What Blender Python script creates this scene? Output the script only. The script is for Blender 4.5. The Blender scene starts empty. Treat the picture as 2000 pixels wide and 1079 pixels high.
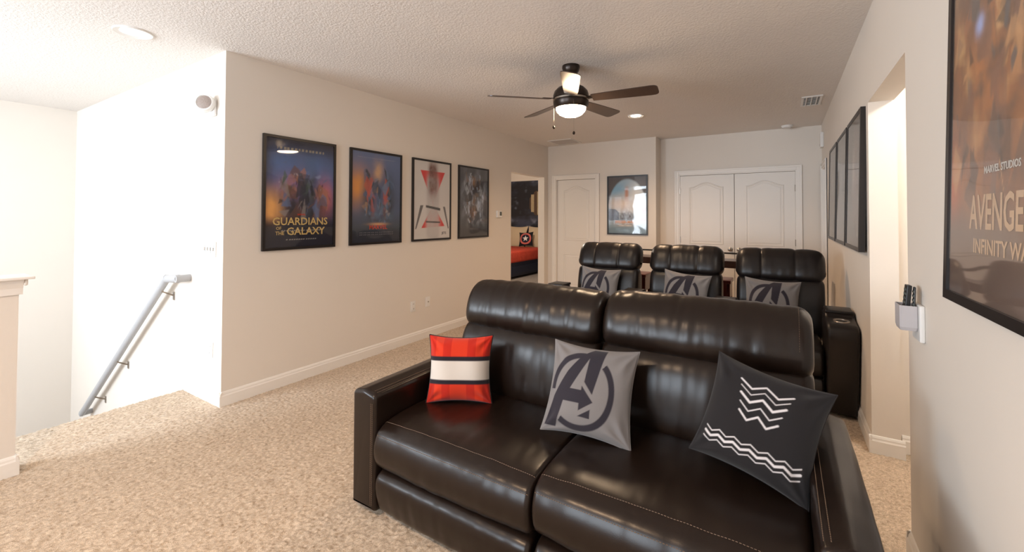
import bpy, bmesh, math, random
import numpy as np
from mathutils import Vector, Matrix, noise

random.seed(7)
rng = np.random.default_rng(7)
S = bpy.context.scene
COL = S.collection
R = math.radians

# ------------------------------------------------------------------ camera
F_PX, YAW, PITCH, ROLL, CY, CAM_H = 842.51, 32.174, 1.05, 0.178, 408.07, 1.394
cam = bpy.data.cameras.new('camera')
cam.sensor_fit = 'HORIZONTAL'
cam.sensor_width = 36.0
cam.lens = F_PX / 2000.0 * 36.0
cam.shift_y = (CY - 539.5) / 2000.0
cam.clip_start = 0.02
cam_o = bpy.data.objects.new('camera', cam)
COL.objects.link(cam_o)
yw, pt_, rl = R(YAW), R(PITCH), R(ROLL)
fw = Vector((-math.sin(yw) * math.cos(pt_), math.cos(yw) * math.cos(pt_), math.sin(pt_)))
rt = Vector((math.cos(yw), math.sin(yw), 0))
up = rt.cross(fw)
r2 = rt * math.cos(rl) + up * math.sin(rl)
u2 = up * math.cos(rl) - rt * math.sin(rl)
M = Matrix((r2, u2, -fw)).transposed().to_4x4()
M.translation = Vector((0, 0, CAM_H))
cam_o.matrix_world = M
S.camera = cam_o

# ------------------------------------------------------------------ world, view, daylight
S.view_settings.view_transform = 'Standard'
S.view_settings.look = 'None'
S.view_settings.gamma = 1.0
S.view_settings.use_curve_mapping = False
S.view_settings.exposure = 0.27
w = bpy.data.worlds.new('sky')
S.world = w
w.use_nodes = True
w.node_tree.nodes['Background'].inputs[0].default_value = (0.72, 0.84, 1.0, 1)
w.node_tree.nodes['Background'].inputs[1].default_value = 1.0

def area_light(name, loc, aim, sx, sy, power, color):
    l = bpy.data.lights.new(name, 'AREA')
    l.shape = 'RECTANGLE'
    l.size, l.size_y = sx, sy
    l.energy = power
    l.color = color
    o = bpy.data.objects.new(name, l)
    COL.objects.link(o)
    o.location = loc
    o.rotation_euler = (Vector(aim) - Vector(loc)).to_track_quat('-Z', 'Y').to_euler()
    return o

DAY = (0.80, 0.90, 1.0)
WARM = (1.0, 0.66, 0.40)
# daylight falling through the two windows in the wall behind the camera
area_light('daylight_room_window', (-1.9, -2.75, 1.45), (-1.9, 2.0, 1.25), 1.8, 1.6, 95, DAY)
area_light('daylight_stair_window', (-4.95, -2.75, 1.45), (-3.3, 2.0, 1.3), 2.0, 1.9, 235, DAY)

# ------------------------------------------------------------------ materials
MATS = {}
def mat(name, color, rough=0.6, metal=0.0, var=0.0, vscale=20.0, bump=0.0, bscale=200.0, bdist=0.002,
        detail=2.0, emit=None, estr=0.0, coat=0.0, coat_rough=0.1, spec=0.5, wood=None, attr=None, sheen=0.0):
    m = bpy.data.materials.new(name)
    m.use_nodes = True
    nt = m.node_tree
    b = nt.nodes['Principled BSDF']
    b.inputs['Roughness'].default_value = rough
    b.inputs['Metallic'].default_value = metal
    b.inputs['Specular IOR Level'].default_value = spec
    b.inputs['Coat Weight'].default_value = coat
    b.inputs['Coat Roughness'].default_value = coat_rough
    b.inputs['Sheen Weight'].default_value = sheen
    tc = nt.nodes.new('ShaderNodeTexCoord')
    co = tc.outputs['Object']
    c4 = (*color, 1)
    if attr:
        a = nt.nodes.new('ShaderNodeAttribute')
        a.attribute_name = attr
        if attr == 'tuft':
            fn = nt.nodes.new('ShaderNodeTexNoise'); fn.inputs['Scale'].default_value = 330; fn.inputs['Detail'].default_value = 2
            nt.links.new(co, fn.inputs['Vector'])
            mr = nt.nodes.new('ShaderNodeMapRange'); mr.inputs['From Min'].default_value = .3; mr.inputs['From Max'].default_value = .7
            mr.inputs['To Min'].default_value = .68; mr.inputs['To Max'].default_value = 1.28
            nt.links.new(fn.outputs['Fac'], mr.inputs['Value'])
            vm = nt.nodes.new('ShaderNodeVectorMath'); vm.operation = 'SCALE'
            nt.links.new(a.outputs['Color'], vm.inputs[0]); nt.links.new(mr.outputs[0], vm.inputs['Scale'])
            nt.links.new(vm.outputs[0], b.inputs['Base Color'])
        else:
            nt.links.new(a.outputs['Color'], b.inputs['Base Color'])
    else:
        n = nt.nodes.new('ShaderNodeTexNoise')
        n.inputs['Scale'].default_value = vscale
        n.inputs['Detail'].default_value = 3.0
        if wood:
            mp = nt.nodes.new('ShaderNodeMapping')
            mp.inputs['Scale'].default_value = wood
            nt.links.new(co, mp.inputs['Vector'])
            nt.links.new(mp.outputs[0], n.inputs['Vector'])
        else:
            nt.links.new(co, n.inputs['Vector'])
        mx = nt.nodes.new('ShaderNodeMix')
        mx.data_type = 'RGBA'
        v = max(var, 0.01)
        mx.inputs[6].default_value = (*[max(0, c * (1 - v)) for c in color], 1)
        mx.inputs[7].default_value = (*[min(1, c * (1 + v)) for c in color], 1)
        nt.links.new(n.outputs['Fac'], mx.inputs[0])
        nt.links.new(mx.outputs[2], b.inputs['Base Color'])
    if bump:
        n2 = nt.nodes.new('ShaderNodeTexNoise')
        n2.inputs['Scale'].default_value = bscale
        n2.inputs['Detail'].default_value = detail
        nt.links.new(co, n2.inputs['Vector'])
        bp = nt.nodes.new('ShaderNodeBump')
        bp.inputs['Strength'].default_value = bump
        bp.inputs['Distance'].default_value = bdist
        nt.links.new(n2.outputs['Fac'], bp.inputs['Height'])
        nt.links.new(bp.outputs[0], b.inputs['Normal'])
    if emit:
        b.inputs['Emission Color'].default_value = (*emit, 1)
        b.inputs['Emission Strength'].default_value = estr
    MATS[name] = m
    return m

def clear_mat(name, rough=0.03, wave=0.0, tint=(1, 1, 1)):
    m = bpy.data.materials.new(name)
    m.use_nodes = True
    nt = m.node_tree
    nt.nodes.clear()
    out = nt.nodes.new('ShaderNodeOutputMaterial')
    mix = nt.nodes.new('ShaderNodeMixShader')
    tr = nt.nodes.new('ShaderNodeBsdfTransparent')
    tr.inputs[0].default_value = (*tint, 1)
    gl = nt.nodes.new('ShaderNodeBsdfGlossy')
    gl.inputs['Roughness'].default_value = rough
    fr = nt.nodes.new('ShaderNodeFresnel')
    geo = nt.nodes.new('ShaderNodeNewGeometry')
    ior = nt.nodes.new('ShaderNodeMapRange')      # same reflectance entering and leaving the thin sheet
    ior.inputs['To Min'].default_value = 1.38
    ior.inputs['To Max'].default_value = 1 / 1.38
    nt.links.new(geo.outputs['Backfacing'], ior.inputs['Value'])
    nt.links.new(ior.outputs[0], fr.inputs['IOR'])
    nt.links.new(fr.outputs[0], mix.inputs[0])
    nt.links.new(tr.outputs[0], mix.inputs[1])
    nt.links.new(gl.outputs[0], mix.inputs[2])
    nt.links.new(mix.outputs[0], out.inputs[0])
    if wave:
        tc = nt.nodes.new('ShaderNodeTexCoord')
        mp = nt.nodes.new('ShaderNodeMapping')
        mp.inputs['Scale'].default_value = (1.0, 1.0, 3.0)
        n = nt.nodes.new('ShaderNodeTexNoise')
        n.inputs['Scale'].default_value = 2.2
        n.inputs['Detail'].default_value = 0.5
        bp = nt.nodes.new('ShaderNodeBump')
        bp.inputs['Strength'].default_value = 1.0
        bp.inputs['Distance'].default_value = wave
        nt.links.new(tc.outputs['Object'], mp.inputs[0])
        nt.links.new(mp.outputs[0], n.inputs['Vector'])
        nt.links.new(n.outputs['Fac'], bp.inputs['Height'])
        nt.links.new(bp.outputs[0], gl.inputs['Normal'])
        nt.links.new(bp.outputs[0], fr.inputs['Normal'])
    MATS[name] = m
    return m

mat('wall', (0.765, 0.702, 0.632), 0.75, var=0.015, vscale=3, bump=0.12, bscale=170, bdist=0.0015, spec=0.3)
mat('ceiling', (0.80, 0.755, 0.715), 0.85, var=0.02, vscale=4, bump=0.75, bscale=75, bdist=0.006, detail=3.5, spec=0.2)
mat('trim_white', (0.83, 0.79, 0.74), 0.38, var=0.01, vscale=5)
mat('door_white', (0.80, 0.76, 0.71), 0.42, var=0.01, vscale=5, bump=0.05, bscale=260, bdist=0.001)
mat('carpet_pile', (0.5, 0.4, 0.3), 0.95, attr='tuft', spec=0.1, bump=0.5, bscale=420, bdist=0.004, sheen=0.2)
mat('carpet_base', (0.40, 0.30, 0.215), 0.95, var=0.35, vscale=120, spec=0.1, bump=0.8, bscale=220, bdist=0.006)
mat('grey_carpet', (0.26, 0.225, 0.20), 0.95, var=0.4, vscale=90, spec=0.1, bump=0.7, bscale=200, bdist=0.006)
mat('leather', (0.0135, 0.0076, 0.0052), 0.28, var=0.12, vscale=30, bump=0.20, bscale=420, bdist=0.0007, detail=3, spec=0.36)
mat('leather_dark', (0.011, 0.008, 0.0075), 0.36, var=0.12, vscale=30, bump=0.2, bscale=420, bdist=0.0007, spec=0.38)
mat('thread', (0.17, 0.11, 0.07), 0.6, var=0.1, vscale=60)
mat('black_plastic', (0.012, 0.012, 0.013), 0.4, var=0.1)
mat('frame_black', (0.012, 0.009, 0.009), 0.35, var=0.15, vscale=60)
mat('print', (1, 1, 1), 0.45, attr='ink', spec=0.3)
mat('fabric_print', (1, 1, 1), 0.9, attr='ink', spec=0.15, bump=0.25, bscale=700, bdist=0.0008, sheen=0.15)
mat('ink_gold', (0.62, 0.45, 0.17), 0.5, var=0.2, vscale=90)
mat('ink_red', (0.62, 0.06, 0.03), 0.5, var=0.2, vscale=90)
mat('ink_orange', (0.75, 0.26, 0.05), 0.5, var=0.2, vscale=90)
mat('ink_white', (0.72, 0.68, 0.62), 0.5, var=0.05)
mat('ink_dark', (0.03, 0.03, 0.035), 0.5, var=0.05)
mat('ink_tan', (0.66, 0.44, 0.27), 0.5, var=0.15, vscale=60)
mat('bronze', (0.030, 0.020, 0.015), 0.30, metal=0.6, var=0.2, vscale=50)
mat('blade_wood', (0.055, 0.033, 0.024), 0.34, var=0.3, vscale=30, wood=(1.5, 18, 18), coat=0.3, coat_rough=0.2)
mat('bowl_glass', (0.9, 0.86, 0.8), 0.4, emit=(1.0, 0.72, 0.46), estr=62.0)
mat('can_lens', (0.9, 0.9, 0.88), 0.4, emit=(1.0, 0.84, 0.66), estr=30.0)
mat('can_lens_day', (0.9, 0.9, 0.88), 0.4, emit=(1.0, 0.97, 0.92), estr=6.0)
mat('white_plastic', (0.80, 0.78, 0.75), 0.4, var=0.01)
mat('grey_plastic', (0.52, 0.49, 0.50), 0.4, var=0.02)
mat('grille_tan', (0.62, 0.55, 0.49), 0.6)
mat('slot_tan', (0.42, 0.36, 0.31), 0.7)
mat('slot_dark', (0.02, 0.018, 0.016), 0.7, var=0.1)
mat('grille_brown', (0.30, 0.235, 0.20), 0.6, var=0.5, vscale=160)
mat('nickel', (0.42, 0.38, 0.34), 0.28, metal=1.0, var=0.05)
mat('rail_white', (0.42, 0.42, 0.43), 0.4, var=0.01)
mat('espresso_wood', (0.045, 0.020, 0.014), 0.32, var=0.35, vscale=14, wood=(1.2, 16, 16), coat=0.2)
mat('mahogany', (0.105, 0.020, 0.014), 0.30, var=0.35, vscale=14, wood=(14, 14, 1.2), coat=0.35)
mat('black_metal', (0.01, 0.01, 0.01), 0.45, metal=0.3, var=0.1)
mat('navy_wood', (0.010, 0.014, 0.032), 0.4, var=0.2, vscale=20)
mat('mural', (0.02, 0.022, 0.035), 0.7, attr='ink')
mat('red_blanket', (0.46, 0.045, 0.02), 0.85, var=0.25, vscale=9, bump=0.5, bscale=14, bdist=0.02)
mat('cream_cloth', (0.60, 0.47, 0.32), 0.85, var=0.08, vscale=12)
mat('plank_dark', (0.09, 0.05, 0.03), 0.6, var=0.3, vscale=20)
mat('plank_light', (0.42, 0.33, 0.20), 0.6, var=0.2, vscale=20)
mat('screen_grey', (0.10, 0.11, 0.10), 0.2, var=0.05)
mat('piping_black', (0.012, 0.011, 0.012), 0.8, var=0.1)
clear_mat('acrylic', 0.04, wave=0.004)
clear_mat('pane_glass', 0.01)

# ------------------------------------------------------------------ mesh helpers
def link_mesh(name, me, m=None, parent=None, smooth=False):
    if smooth:
        me.polygons.foreach_set('use_smooth', [True] * len(me.polygons))
    if m is not None:
        me.materials.append(MATS[m] if isinstance(m, str) else m)
    o = bpy.data.objects.new(name, me)
    COL.objects.link(o)
    if parent is not None:
        o.parent = parent
    return o

class MB:
    def __init__(self):
        self.bm = bmesh.new()
    def box(self, x0, x1, y0, y1, z0, z1, bevel=0.0, seg=2, rot=None):
        r = bmesh.ops.create_cube(self.bm, size=1.0)
        vs = r['verts']
        for v in vs:
            v.co = Vector((x0 + (v.co.x + .5) * (x1 - x0), y0 + (v.co.y + .5) * (y1 - y0), z0 + (v.co.z + .5) * (z1 - z0)))
        if bevel:
            es = list({e for v in vs for e in v.link_edges})
            rr = bmesh.ops.bevel(self.bm, geom=es, offset=bevel, segments=seg, affect='EDGES', profile=0.5)
            vs = list({v for f in rr['faces'] for v in f.verts} | {v for v in vs if v.is_valid})
        if rot is not None:
            for v in vs:
                v.co = rot @ v.co
        return self
    def lathe(self, prof, seg=32, center=(0, 0, 0), mtx=None):
        rings = []
        c = Vector(center)
        for r, z in prof:
            if r < 1e-5:
                p = Vector((0, 0, z))
                rings.append([self.bm.verts.new((mtx @ p if mtx else p) + c)])
            else:
                ring = []
                for k in range(seg):
                    a = 2 * math.pi * k / seg
                    p = Vector((r * math.cos(a), r * math.sin(a), z))
                    ring.append(self.bm.verts.new((mtx @ p if mtx else p) + c))
                rings.append(ring)
        for a, b in zip(rings[:-1], rings[1:]):
            if len(a) == 1 and len(b) == 1:
                continue
            for k in range(seg):
                k2 = (k + 1) % seg
                if len(a) == 1:
                    self.bm.faces.new((a[0], b[k2], b[k]))
                elif len(b) == 1:
                    self.bm.faces.new((a[k], a[k2], b[0]))
                else:
                    self.bm.faces.new((a[k], a[k2], b[k2], b[k]))
        return self
    def tube(self, pts, rad, seg=8, cap=True):
        pts = [Vector(p) for p in pts]
        prev = None
        rings = []
        for i, p in enumerate(pts):
            d = (pts[min(i + 1, len(pts) - 1)] - pts[max(i - 1, 0)]).normalized()
            if prev is None:
                a = Vector((0, 0, 1)) if abs(d.z) < .9 else Vector((1, 0, 0))
                n = d.cross(a).normalized()
            else:
                n = (prev - d * prev.dot(d)).normalized()
            prev = n
            b = d.cross(n)
            rings.append([self.bm.verts.new(p + (n * math.cos(2 * math.pi * k / seg) + b * math.sin(2 * math.pi * k / seg)) * rad) for k in range(seg)])
        for a, b in zip(rings[:-1], rings[1:]):
            for k in range(seg):
                self.bm.faces.new((a[k], a[(k + 1) % seg], b[(k + 1) % seg], b[k]))
        if cap:
            self.bm.faces.new(rings[0][::-1])
            self.bm.faces.new(rings[-1])
        return self
    def prism(self, poly, d, axis='z', at=0.0):
        """poly: 2D outline; extruded by d along axis, starting at `at`. axis y -> (x, z) outline, x -> (y, z) outline"""
        def P(a, b, t):
            return {'z': (a, b, t), 'y': (a, t, b), 'x': (t, a, b)}[axis]
        lo = [self.bm.verts.new(P(a, b, at)) for a, b in poly]
        hi = [self.bm.verts.new(P(a, b, at + d)) for a, b in poly]
        n = len(poly)
        self.bm.faces.new(lo[::-1])
        self.bm.faces.new(hi)
        for k in range(n):
            self.bm.faces.new((lo[k], lo[(k + 1) % n], hi[(k + 1) % n], hi[k]))
        return self
    def build(self, name, m, parent=None, smooth=False, fix=True):
        if fix:
            bmesh.ops.recalc_face_normals(self.bm, faces=self.bm.faces[:])
        me = bpy.data.meshes.new(name)
        self.bm.to_mesh(me)
        self.bm.free()
        o = link_mesh(name, me, m, parent, False)
        if smooth:
            me.shade_smooth() if hasattr(me, 'shade_smooth') else None
            if smooth == 'auto':
                me.set_sharp_from_angle(angle=R(35))
        return o

def tag(o, label=None, cat=None, group=None, kind=None):
    if label: o['label'] = label
    if cat: o['category'] = cat
    if group: o['group'] = group
    if kind: o['kind'] = kind
    return o

def thing(name, label, cat, loc=(0, 0, 0), rz=0.0, group=None):
    o = bpy.data.objects.new(name, None)
    o.empty_display_size = 0.1
    COL.objects.link(o)
    o.location = loc
    o.rotation_euler = (0, 0, rz)
    return tag(o, label, cat, group)

def copy_thing(root, label, loc, rz=None):
    def cp(o, par):
        c = o.copy()
        COL.objects.link(c)
        c.parent = par
        for ch in list(o.children):
            cp(ch, c)
        return c
    n = cp(root, None)
    n.location = loc
    if rz is not None:
        n.rotation_euler = (0, 0, rz)
    n['label'] = label
    return n

def struct(o):
    o['kind'] = 'structure'
    return o

# ------------------------------------------------------------------ room numbers
H = 2.62
XL, YC, YB1, XST, YB2, XR, XS = -3.484, 1.556, 6.721, -1.64, 6.997, 0.436, -7.047
YF = -2.6          # wall behind the camera
T = 0.12           # wall thickness
KX = -3.5          # knee wall face
XE = -4.08         # top stair edge
RY0, RY1, RZ = 2.395, 3.335, 2.09   # hall opening in the right wall

# ------------------------------------------------------------------ floor, ceiling, walls
m = MB()
m.box(XE, 1.9, 0.44, YB2, -0.20, -0.006)
m.box(KX - T, 1.9, YF, 0.44, -0.20, -0.006)
FLOOR = struct(m.build('floor', 'carpet_base'))

def carpet():
    d = 0.0080
    xs = np.arange(XE + 0.004, 1.30, d)
    ys = np.arange(0.02, 6.98, d)
    nx, ny = len(xs), len(ys)
    X, Y = np.meshgrid(xs, ys)
    jx = rng.uniform(-.42, .42, X.shape) * d
    jy = rng.uniform(-.42, .42, X.shape) * d
    Z = rng.uniform(0.0, 0.0075, X.shape)
    # broad lay of the pile
    lo = np.zeros_like(X)
    for k in range(26):
        a = rng.uniform(0, 2 * math.pi); fq = rng.uniform(3, 26)
        lo += np.sin((X * math.cos(a) + Y * math.sin(a)) * fq + rng.uniform(0, 6.28)) * 0.2
    Z += np.clip(lo, -1.2, 1.2) * 0.0008 - 0.003
    V = np.stack([X + jx, Y + jy, Z], -1).reshape(-1, 3)
    i = np.arange(nx * ny).reshape(ny, nx)
    Fq = np.stack([i[:-1, :-1], i[:-1, 1:], i[1:, 1:], i[1:, :-1]], -1).reshape(-1, 4)
    cx, cy_ = X[:-1, :-1].ravel(), Y[:-1, :-1].ravel()
    keep = (cx < XR) & ((cx > XL) | (cy_ < YC - .01)) & ((cx > KX) | (cy_ > .565))
    keep &= (cx > XST) | (cy_ < YB1 - .012)
    keep |= (cx >= XR) & (cy_ > RY0) & (cy_ < RY1)
    keep |= (cx >= XR + T) & (cy_ > 1.41) & (cy_ < RY1 + .08)
    Fq = Fq[keep]
    me = bpy.data.meshes.new('carpet')
    me.vertices.add(len(V)); me.vertices.foreach_set('co', V.ravel())
    me.loops.add(Fq.size); me.loops.foreach_set('vertex_index', Fq.ravel().astype(np.int32))
    me.polygons.add(len(Fq)); me.polygons.foreach_set('loop_start', np.arange(0, Fq.size, 4, dtype=np.int32))
    me.update(calc_edges=True)
    t = np.clip(rng.normal(.60, .22, len(V)) + 0.02 * lo.ravel(), 0, 1)[:, None]
    c0, c1 = np.array([0.34, 0.24, 0.155]), np.array([0.72, 0.575, 0.43])
    rgb = c0 * (1 - t) + c1 * t
    at = me.color_attributes.new('tuft', 'FLOAT_COLOR', 'POINT')
    at.data.foreach_set('color', np.concatenate([rgb, np.ones((len(V), 1))], 1).ravel())
    o = link_mesh('carpet_pile', me, 'carpet_pile', FLOOR, smooth=True)
    o['kind'] = 'stuff'
carpet()

m = MB()
m.box(XS - T, XR + T, YF - T, YB2 + T, H, H + 0.1)
struct(m.build('ceiling', 'ceiling'))

# left wall with the posters: opening to the bedroom
OY0, OY1, OZ = 5.51, 6.58, 2.075
m = MB()
m.box(XL - T, XL, YC, OY0, -0.02, H)
m.box(XL - T, XL, OY0, OY1, OZ, H)
m.box(XL - T, XL, OY1, YB1, -0.02, H)
struct(m.build('wall_left', 'wall'))
# back wall, nearer piece with single door
D0, D1, DZ = -3.34, -2.60, 2.045
m = MB()
m.box(XL - T, D0, YB1, YB1 + T, -0.02, H)
m.box(D0, D1, YB1, YB1 + T, DZ, H)
m.box(D1, XST - T, YB1, YB1 + T, -0.02, H)
m.box(XST - T, XST, YB1, YB2 + T, -0.02, H)
struct(m.build('wall_back_left', 'wall'))
# back wall, recessed piece with double doors
E0, E1, EM = -1.362, 0.157, -0.600
m = MB()
m.box(XST, E0, YB2, YB2 + T, -0.02, H)
m.box(E0, E1, YB2, YB2 + T, DZ, H)
m.box(E1, XR + T, YB2, YB2 + T, -0.02, H)
struct(m.build('wall_back_right', 'wall'))
# right wall with hall opening and a far door
G0, G1 = 6.27, 6.90
m = MB()
m.box(XR, XR + T, YF, RY0, -0.02, H)
m.box(XR, XR + T, RY0, RY1, RZ, H)
m.box(XR, XR + T, RY1, G0, -0.02, H)
m.box(XR, XR + T, G0, G1, 2.035, H)
m.box(XR, XR + T, G1, YB2, -0.02, H)
struct(m.build('wall_right', 'wall'))
# wall behind the camera with two windows
m = MB()
W = [(-5.95, -3.95, 0.45, 2.4), (-2.8, -1.0, 0.62, 2.25)]
xs = [XS, W[0][0], W[0][1], W[1][0], W[1][1], XR]
for a, b in ((xs[0], xs[1]), (xs[2], xs[3]), (xs[4], xs[5])):
    m.box(a, b, YF - T, YF, -2.9, H)
for x0, x1, z0, z1 in W:
    m.box(x0, x1, YF - T, YF, -2.9, z0)
    m.box(x0, x1, YF - T, YF, z1, H)
struct(m.build('wall_front', 'wall'))
for n, (x0, x1, z0, z1) in enumerate(W):
    m = MB()
    for a, b, c, d in ((x0, x0 + .05, z0, z1), (x1 - .05, x1, z0, z1), (x0 + .05, x1 - .05, z0, z0 + .05), (x0 + .05, x1 - .05, z1 - .05, z1)):
        m.box(a, b, YF - .09, YF - .04, c, d)
    f = struct(m.build('window_%d' % (n + 1), 'trim_white'))
    m = MB()
    m.box(x0 + .05, x1 - .05, YF - .067, YF - .063, z0 + .05, z1 - .05)
    m.build('pane', 'pane_glass', f)
# stairwell walls
m = MB()
m.box(XS, XL - T, YC, YC + T, -2.9, H)
struct(m.build('wall_stair', 'wall'))
m = MB()
m.box(XS - T, XS, YF, YC + T, -2.9, H)
struct(m.build('wall_far_left', 'wall'))
m = MB()
m.box(XS, KX - T, YF, YC, -2.9, -2.8)
struct(m.build('floor_lower', 'carpet_base'))
m = MB()
m.box(XE, XE + 0.1, 0.44, YC, -2.8, -0.2)
m.box(KX - T, KX - T + 0.1, YF, 0.44, -2.8, -0.2)
struct(m.build('wall_stair_inner', 'wall'))
st = thing('staircase', 'carpeted stairs going down beside the wall handrail', 'stairs', (XE, 1.0, 0))
st['kind'] = 'structure'
del st['category']
for k in range(11):
    mm = MB()
    z1 = -0.19 * (k + 1)
    mm.box(-0.26 * (k + 1), -0.26 * k, -0.52, 0.55, -2.8, z1, bevel=0.012)
    mm.build('step', 'carpet_base', st)
# knee wall
m = MB()
m.box(KX - T, KX, YF, 0.562, -0.02, 0.985)
struct(m.build('wall_knee', 'wall'))
m = MB()
prof = [(KX + .052, 1.062), (KX + .052, 1.047), (KX + .032, 1.043), (KX + .024, 1.018), (KX + .012, 1.004), (KX + .010, 0.968), (KX, 0.962),
        (KX - T, 0.962), (KX - T - .010, 0.968), (KX - T - .012, 1.004), (KX - T - .024, 1.018), (KX - T - .032, 1.043), (KX - T - .052, 1.047), (KX - T - .052, 1.062)]
for (dy, a, b) in ((.612, 1.047, 1.062),):
    m.box(KX - T - .052, KX + .052, YF, .565 + .048, a, b, bevel=.004)
m.prism([(KX - T - .032, 1.046), (KX - T - .012, 1.0), (KX - T - .010, .965), (KX + .010, .965), (KX + .012, 1.0), (KX + .032, 1.046)], .565 + .010 - YF, 'y', YF)
m.box(KX - T - .024, KX + .024, .575, .592, 1.012, 1.046, bevel=.006)
struct(m.build('trim_1', 'trim_white'))

# backing slabs added behind the doors to keep sky light from the gaps
m = MB()
m.box(D0 - .1, D1 + .1, YB1 + T + .02, YB1 + T + .06, -0.02, H)
m.box(D0 - .1, D0 - .06, YB1 + T, YB1 + T + .02, -0.02, H); m.box(D1 + .06, D1 + .1, YB1 + T, YB1 + T + .02, -0.02, H)
struct(m.build('door_light_block', 'wall'))
m = MB()
m.box(E0 - .1, E1 + .1, YB2 + T + .02, YB2 + T + .06, -0.02, H)
m.box(E0 - .1, E0 - .06, YB2 + T, YB2 + T + .02, -0.02, H); m.box(E1 + .06, E1 + .1, YB2 + T, YB2 + T + .02, -0.02, H)
struct(m.build('closet_light_block', 'wall'))
m = MB()
m.box(XR + T + .02, XR + T + .06, G0 - .1, G1 + .1, -0.02, H)
struct(m.build('side_door_light_block', 'wall'))
# hall behind the right opening
m = MB()
m.box(XR + T, 1.9, RY1 + .09, RY1 + .09 + T, -0.02, H)
m.box(XR + T, XR + T + .012, RY1, RY1 + .09, -0.02, H)
m.box(1.78, 1.9, 1.4, RY1 + .09, -0.02, H)
m.box(XR + T, 1.9, 1.28, 1.4, -0.02, H)
struct(m.build('wall_hall', 'wall'))
m = MB()
m.box(XR + T, 1.9, 1.28, RY1 + .21, H, H + .1)
struct(m.build('ceiling_hall', 'ceiling'))

# bedroom behind the left opening
BX0, BX1, BY0, BY1 = -7.6, XL - T, 4.9, 10.25
m = MB()
m.box(BX0, BX1 + T + 0.0, BY1, BY1 + T, -0.02, H)
struct(m.build('wall_bedroom_back', 'wall'))
m = MB()
m.box(BX0 - T, BX0, BY0, BY1 + T, -0.02, H)
m.box(BX0, BX1, BY0 - T, BY0, -0.02, H)
m.box(BX1, BX1 + T, YB1 + T, BY1, -0.02, H)
struct(m.build('wall_bedroom', 'wall'))
m = MB(); m.box(BX0 - T, BX1 + T, BY0 - T, BY1 + T, H, H + .1)
struct(m.build('ceiling_bedroom', 'ceiling'))
m = MB(); m.box(BX0 - T, BX1, BY0 - T, BY1 + T, -0.2, -0.004)
m.box(BX1, XL, OY0, OY1, -0.2, -0.004)
struct(m.build('floor_bedroom', 'grey_carpet'))

# ------------------------------------------------------------------ baseboards, casings, doors
BBP = [(0, 0), (.015, 0), (.015, .074), (.011, .082), (.010, .092), (.005, .102), (0, .105)]
def baseboard(name, p0, p1, n):
    """p0,p1 floor points along the wall face; n = unit vector into the room"""
    p0, p1, n = Vector((*p0, 0)), Vector((*p1, 0)), Vector((*n, 0))
    m = MB()
    a = [m.bm.verts.new(p0 + n * u + Vector((0, 0, v))) for u, v in BBP]
    b = [m.bm.verts.new(p1 + n * u + Vector((0, 0, v))) for u, v in BBP]
    k = len(BBP)
    for i in range(k):
        m.bm.faces.new((a[i], a[(i + 1) % k], b[(i + 1) % k], b[i]))
    m.bm.faces.new(a[::-1]); m.bm.faces.new(b)
    return struct(m.build(name, 'trim_white'))
baseboard('baseboard_left', (XL, YC - .0142), (XL, OY0), (1, 0))
baseboard('baseboard_left_end', (XL, OY1), (XL, YB1), (1, 0))
baseboard('baseboard_stair', (XE + .02, YC), (XL + .0142, YC), (0, -1))
baseboard('baseboard_back', (D1 + .07, YB1), (XST + .0142, YB1), (0, -1))
baseboard('baseboard_back_step', (XST, YB1 - .0142), (XST, YB2), (1, 0))
baseboard('baseboard_back_left', (XST, YB2), (E0 - .065, YB2), (0, -1))
baseboard('baseboard_back_right', (E1 + .065, YB2), (XR, YB2), (0, -1))
baseboard('baseboard_right', (XR, RY1 - .0142), (XR, G0 - .065), (-1, 0))
baseboard('baseboard_right_near', (XR, YF), (XR, RY0 + .0142), (-1, 0))
baseboard('baseboard_jamb_far', (XR - .0142, RY1), (XR + T + .03, RY1), (0, -1))
baseboard('baseboard_jamb_near', (XR - .0142, RY0), (XR + T, RY0), (0, 1))
baseboard('baseboard_hall', (XR + T + .03, RY1 + .09), (1.78, RY1 + .09), (0, -1))
baseboard('baseboard_knee', (KX, YF), (KX, .562 + .0142), (1, 0))
baseboard('baseboard_knee_end', (KX + .0142, .562), (KX - T, .562), (0, 1))

def casing(name, a0, a1, z1, plane, axis, s, wdt=.06):
    """door casing round an opening a0..a1 x 0..z1, on plane=value of the other axis, s = direction into the room"""
    m = MB()
    def bx(u0, u1, z0, zz, d0, d1):
        lo, hi = sorted((plane + s * d0, plane + s * d1))
        if axis == 'x':
            m.box(u0, u1, lo, hi, z0, zz, bevel=.003)
        else:
            m.box(lo, hi, u0, u1, z0, zz, bevel=.003)
    for (o, i, d) in ((wdt, .0, .012), (wdt, wdt - .022, .019)):
        bx(a0 - o, a0 - i, 0, z1 + o, 0, d)
        bx(a1 + i, a1 + o, 0, z1 + o, 0, d)
        bx(a0 - i, a1 + i, z1 + i, z1 + o, 0, d)
    # jamb lining
    bx(a0 - .002, a0 + .016, 0, z1, -.11, .004)
    bx(a1 - .016, a1 + .002, 0, z1, -.11, .004)
    bx(a0 + .016, a1 - .016, z1 - .016, z1 + .002, -.11, .004)
    return struct(m.build(name, 'trim_white'))
casing('trim_2', D0, D1, DZ, YB1, 'x', -1)
casing('trim_3', E0, E1, DZ, YB2, 'x', -1)
casing('trim_4', G0, G1, 2.035, XR, 'y', -1)

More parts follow.
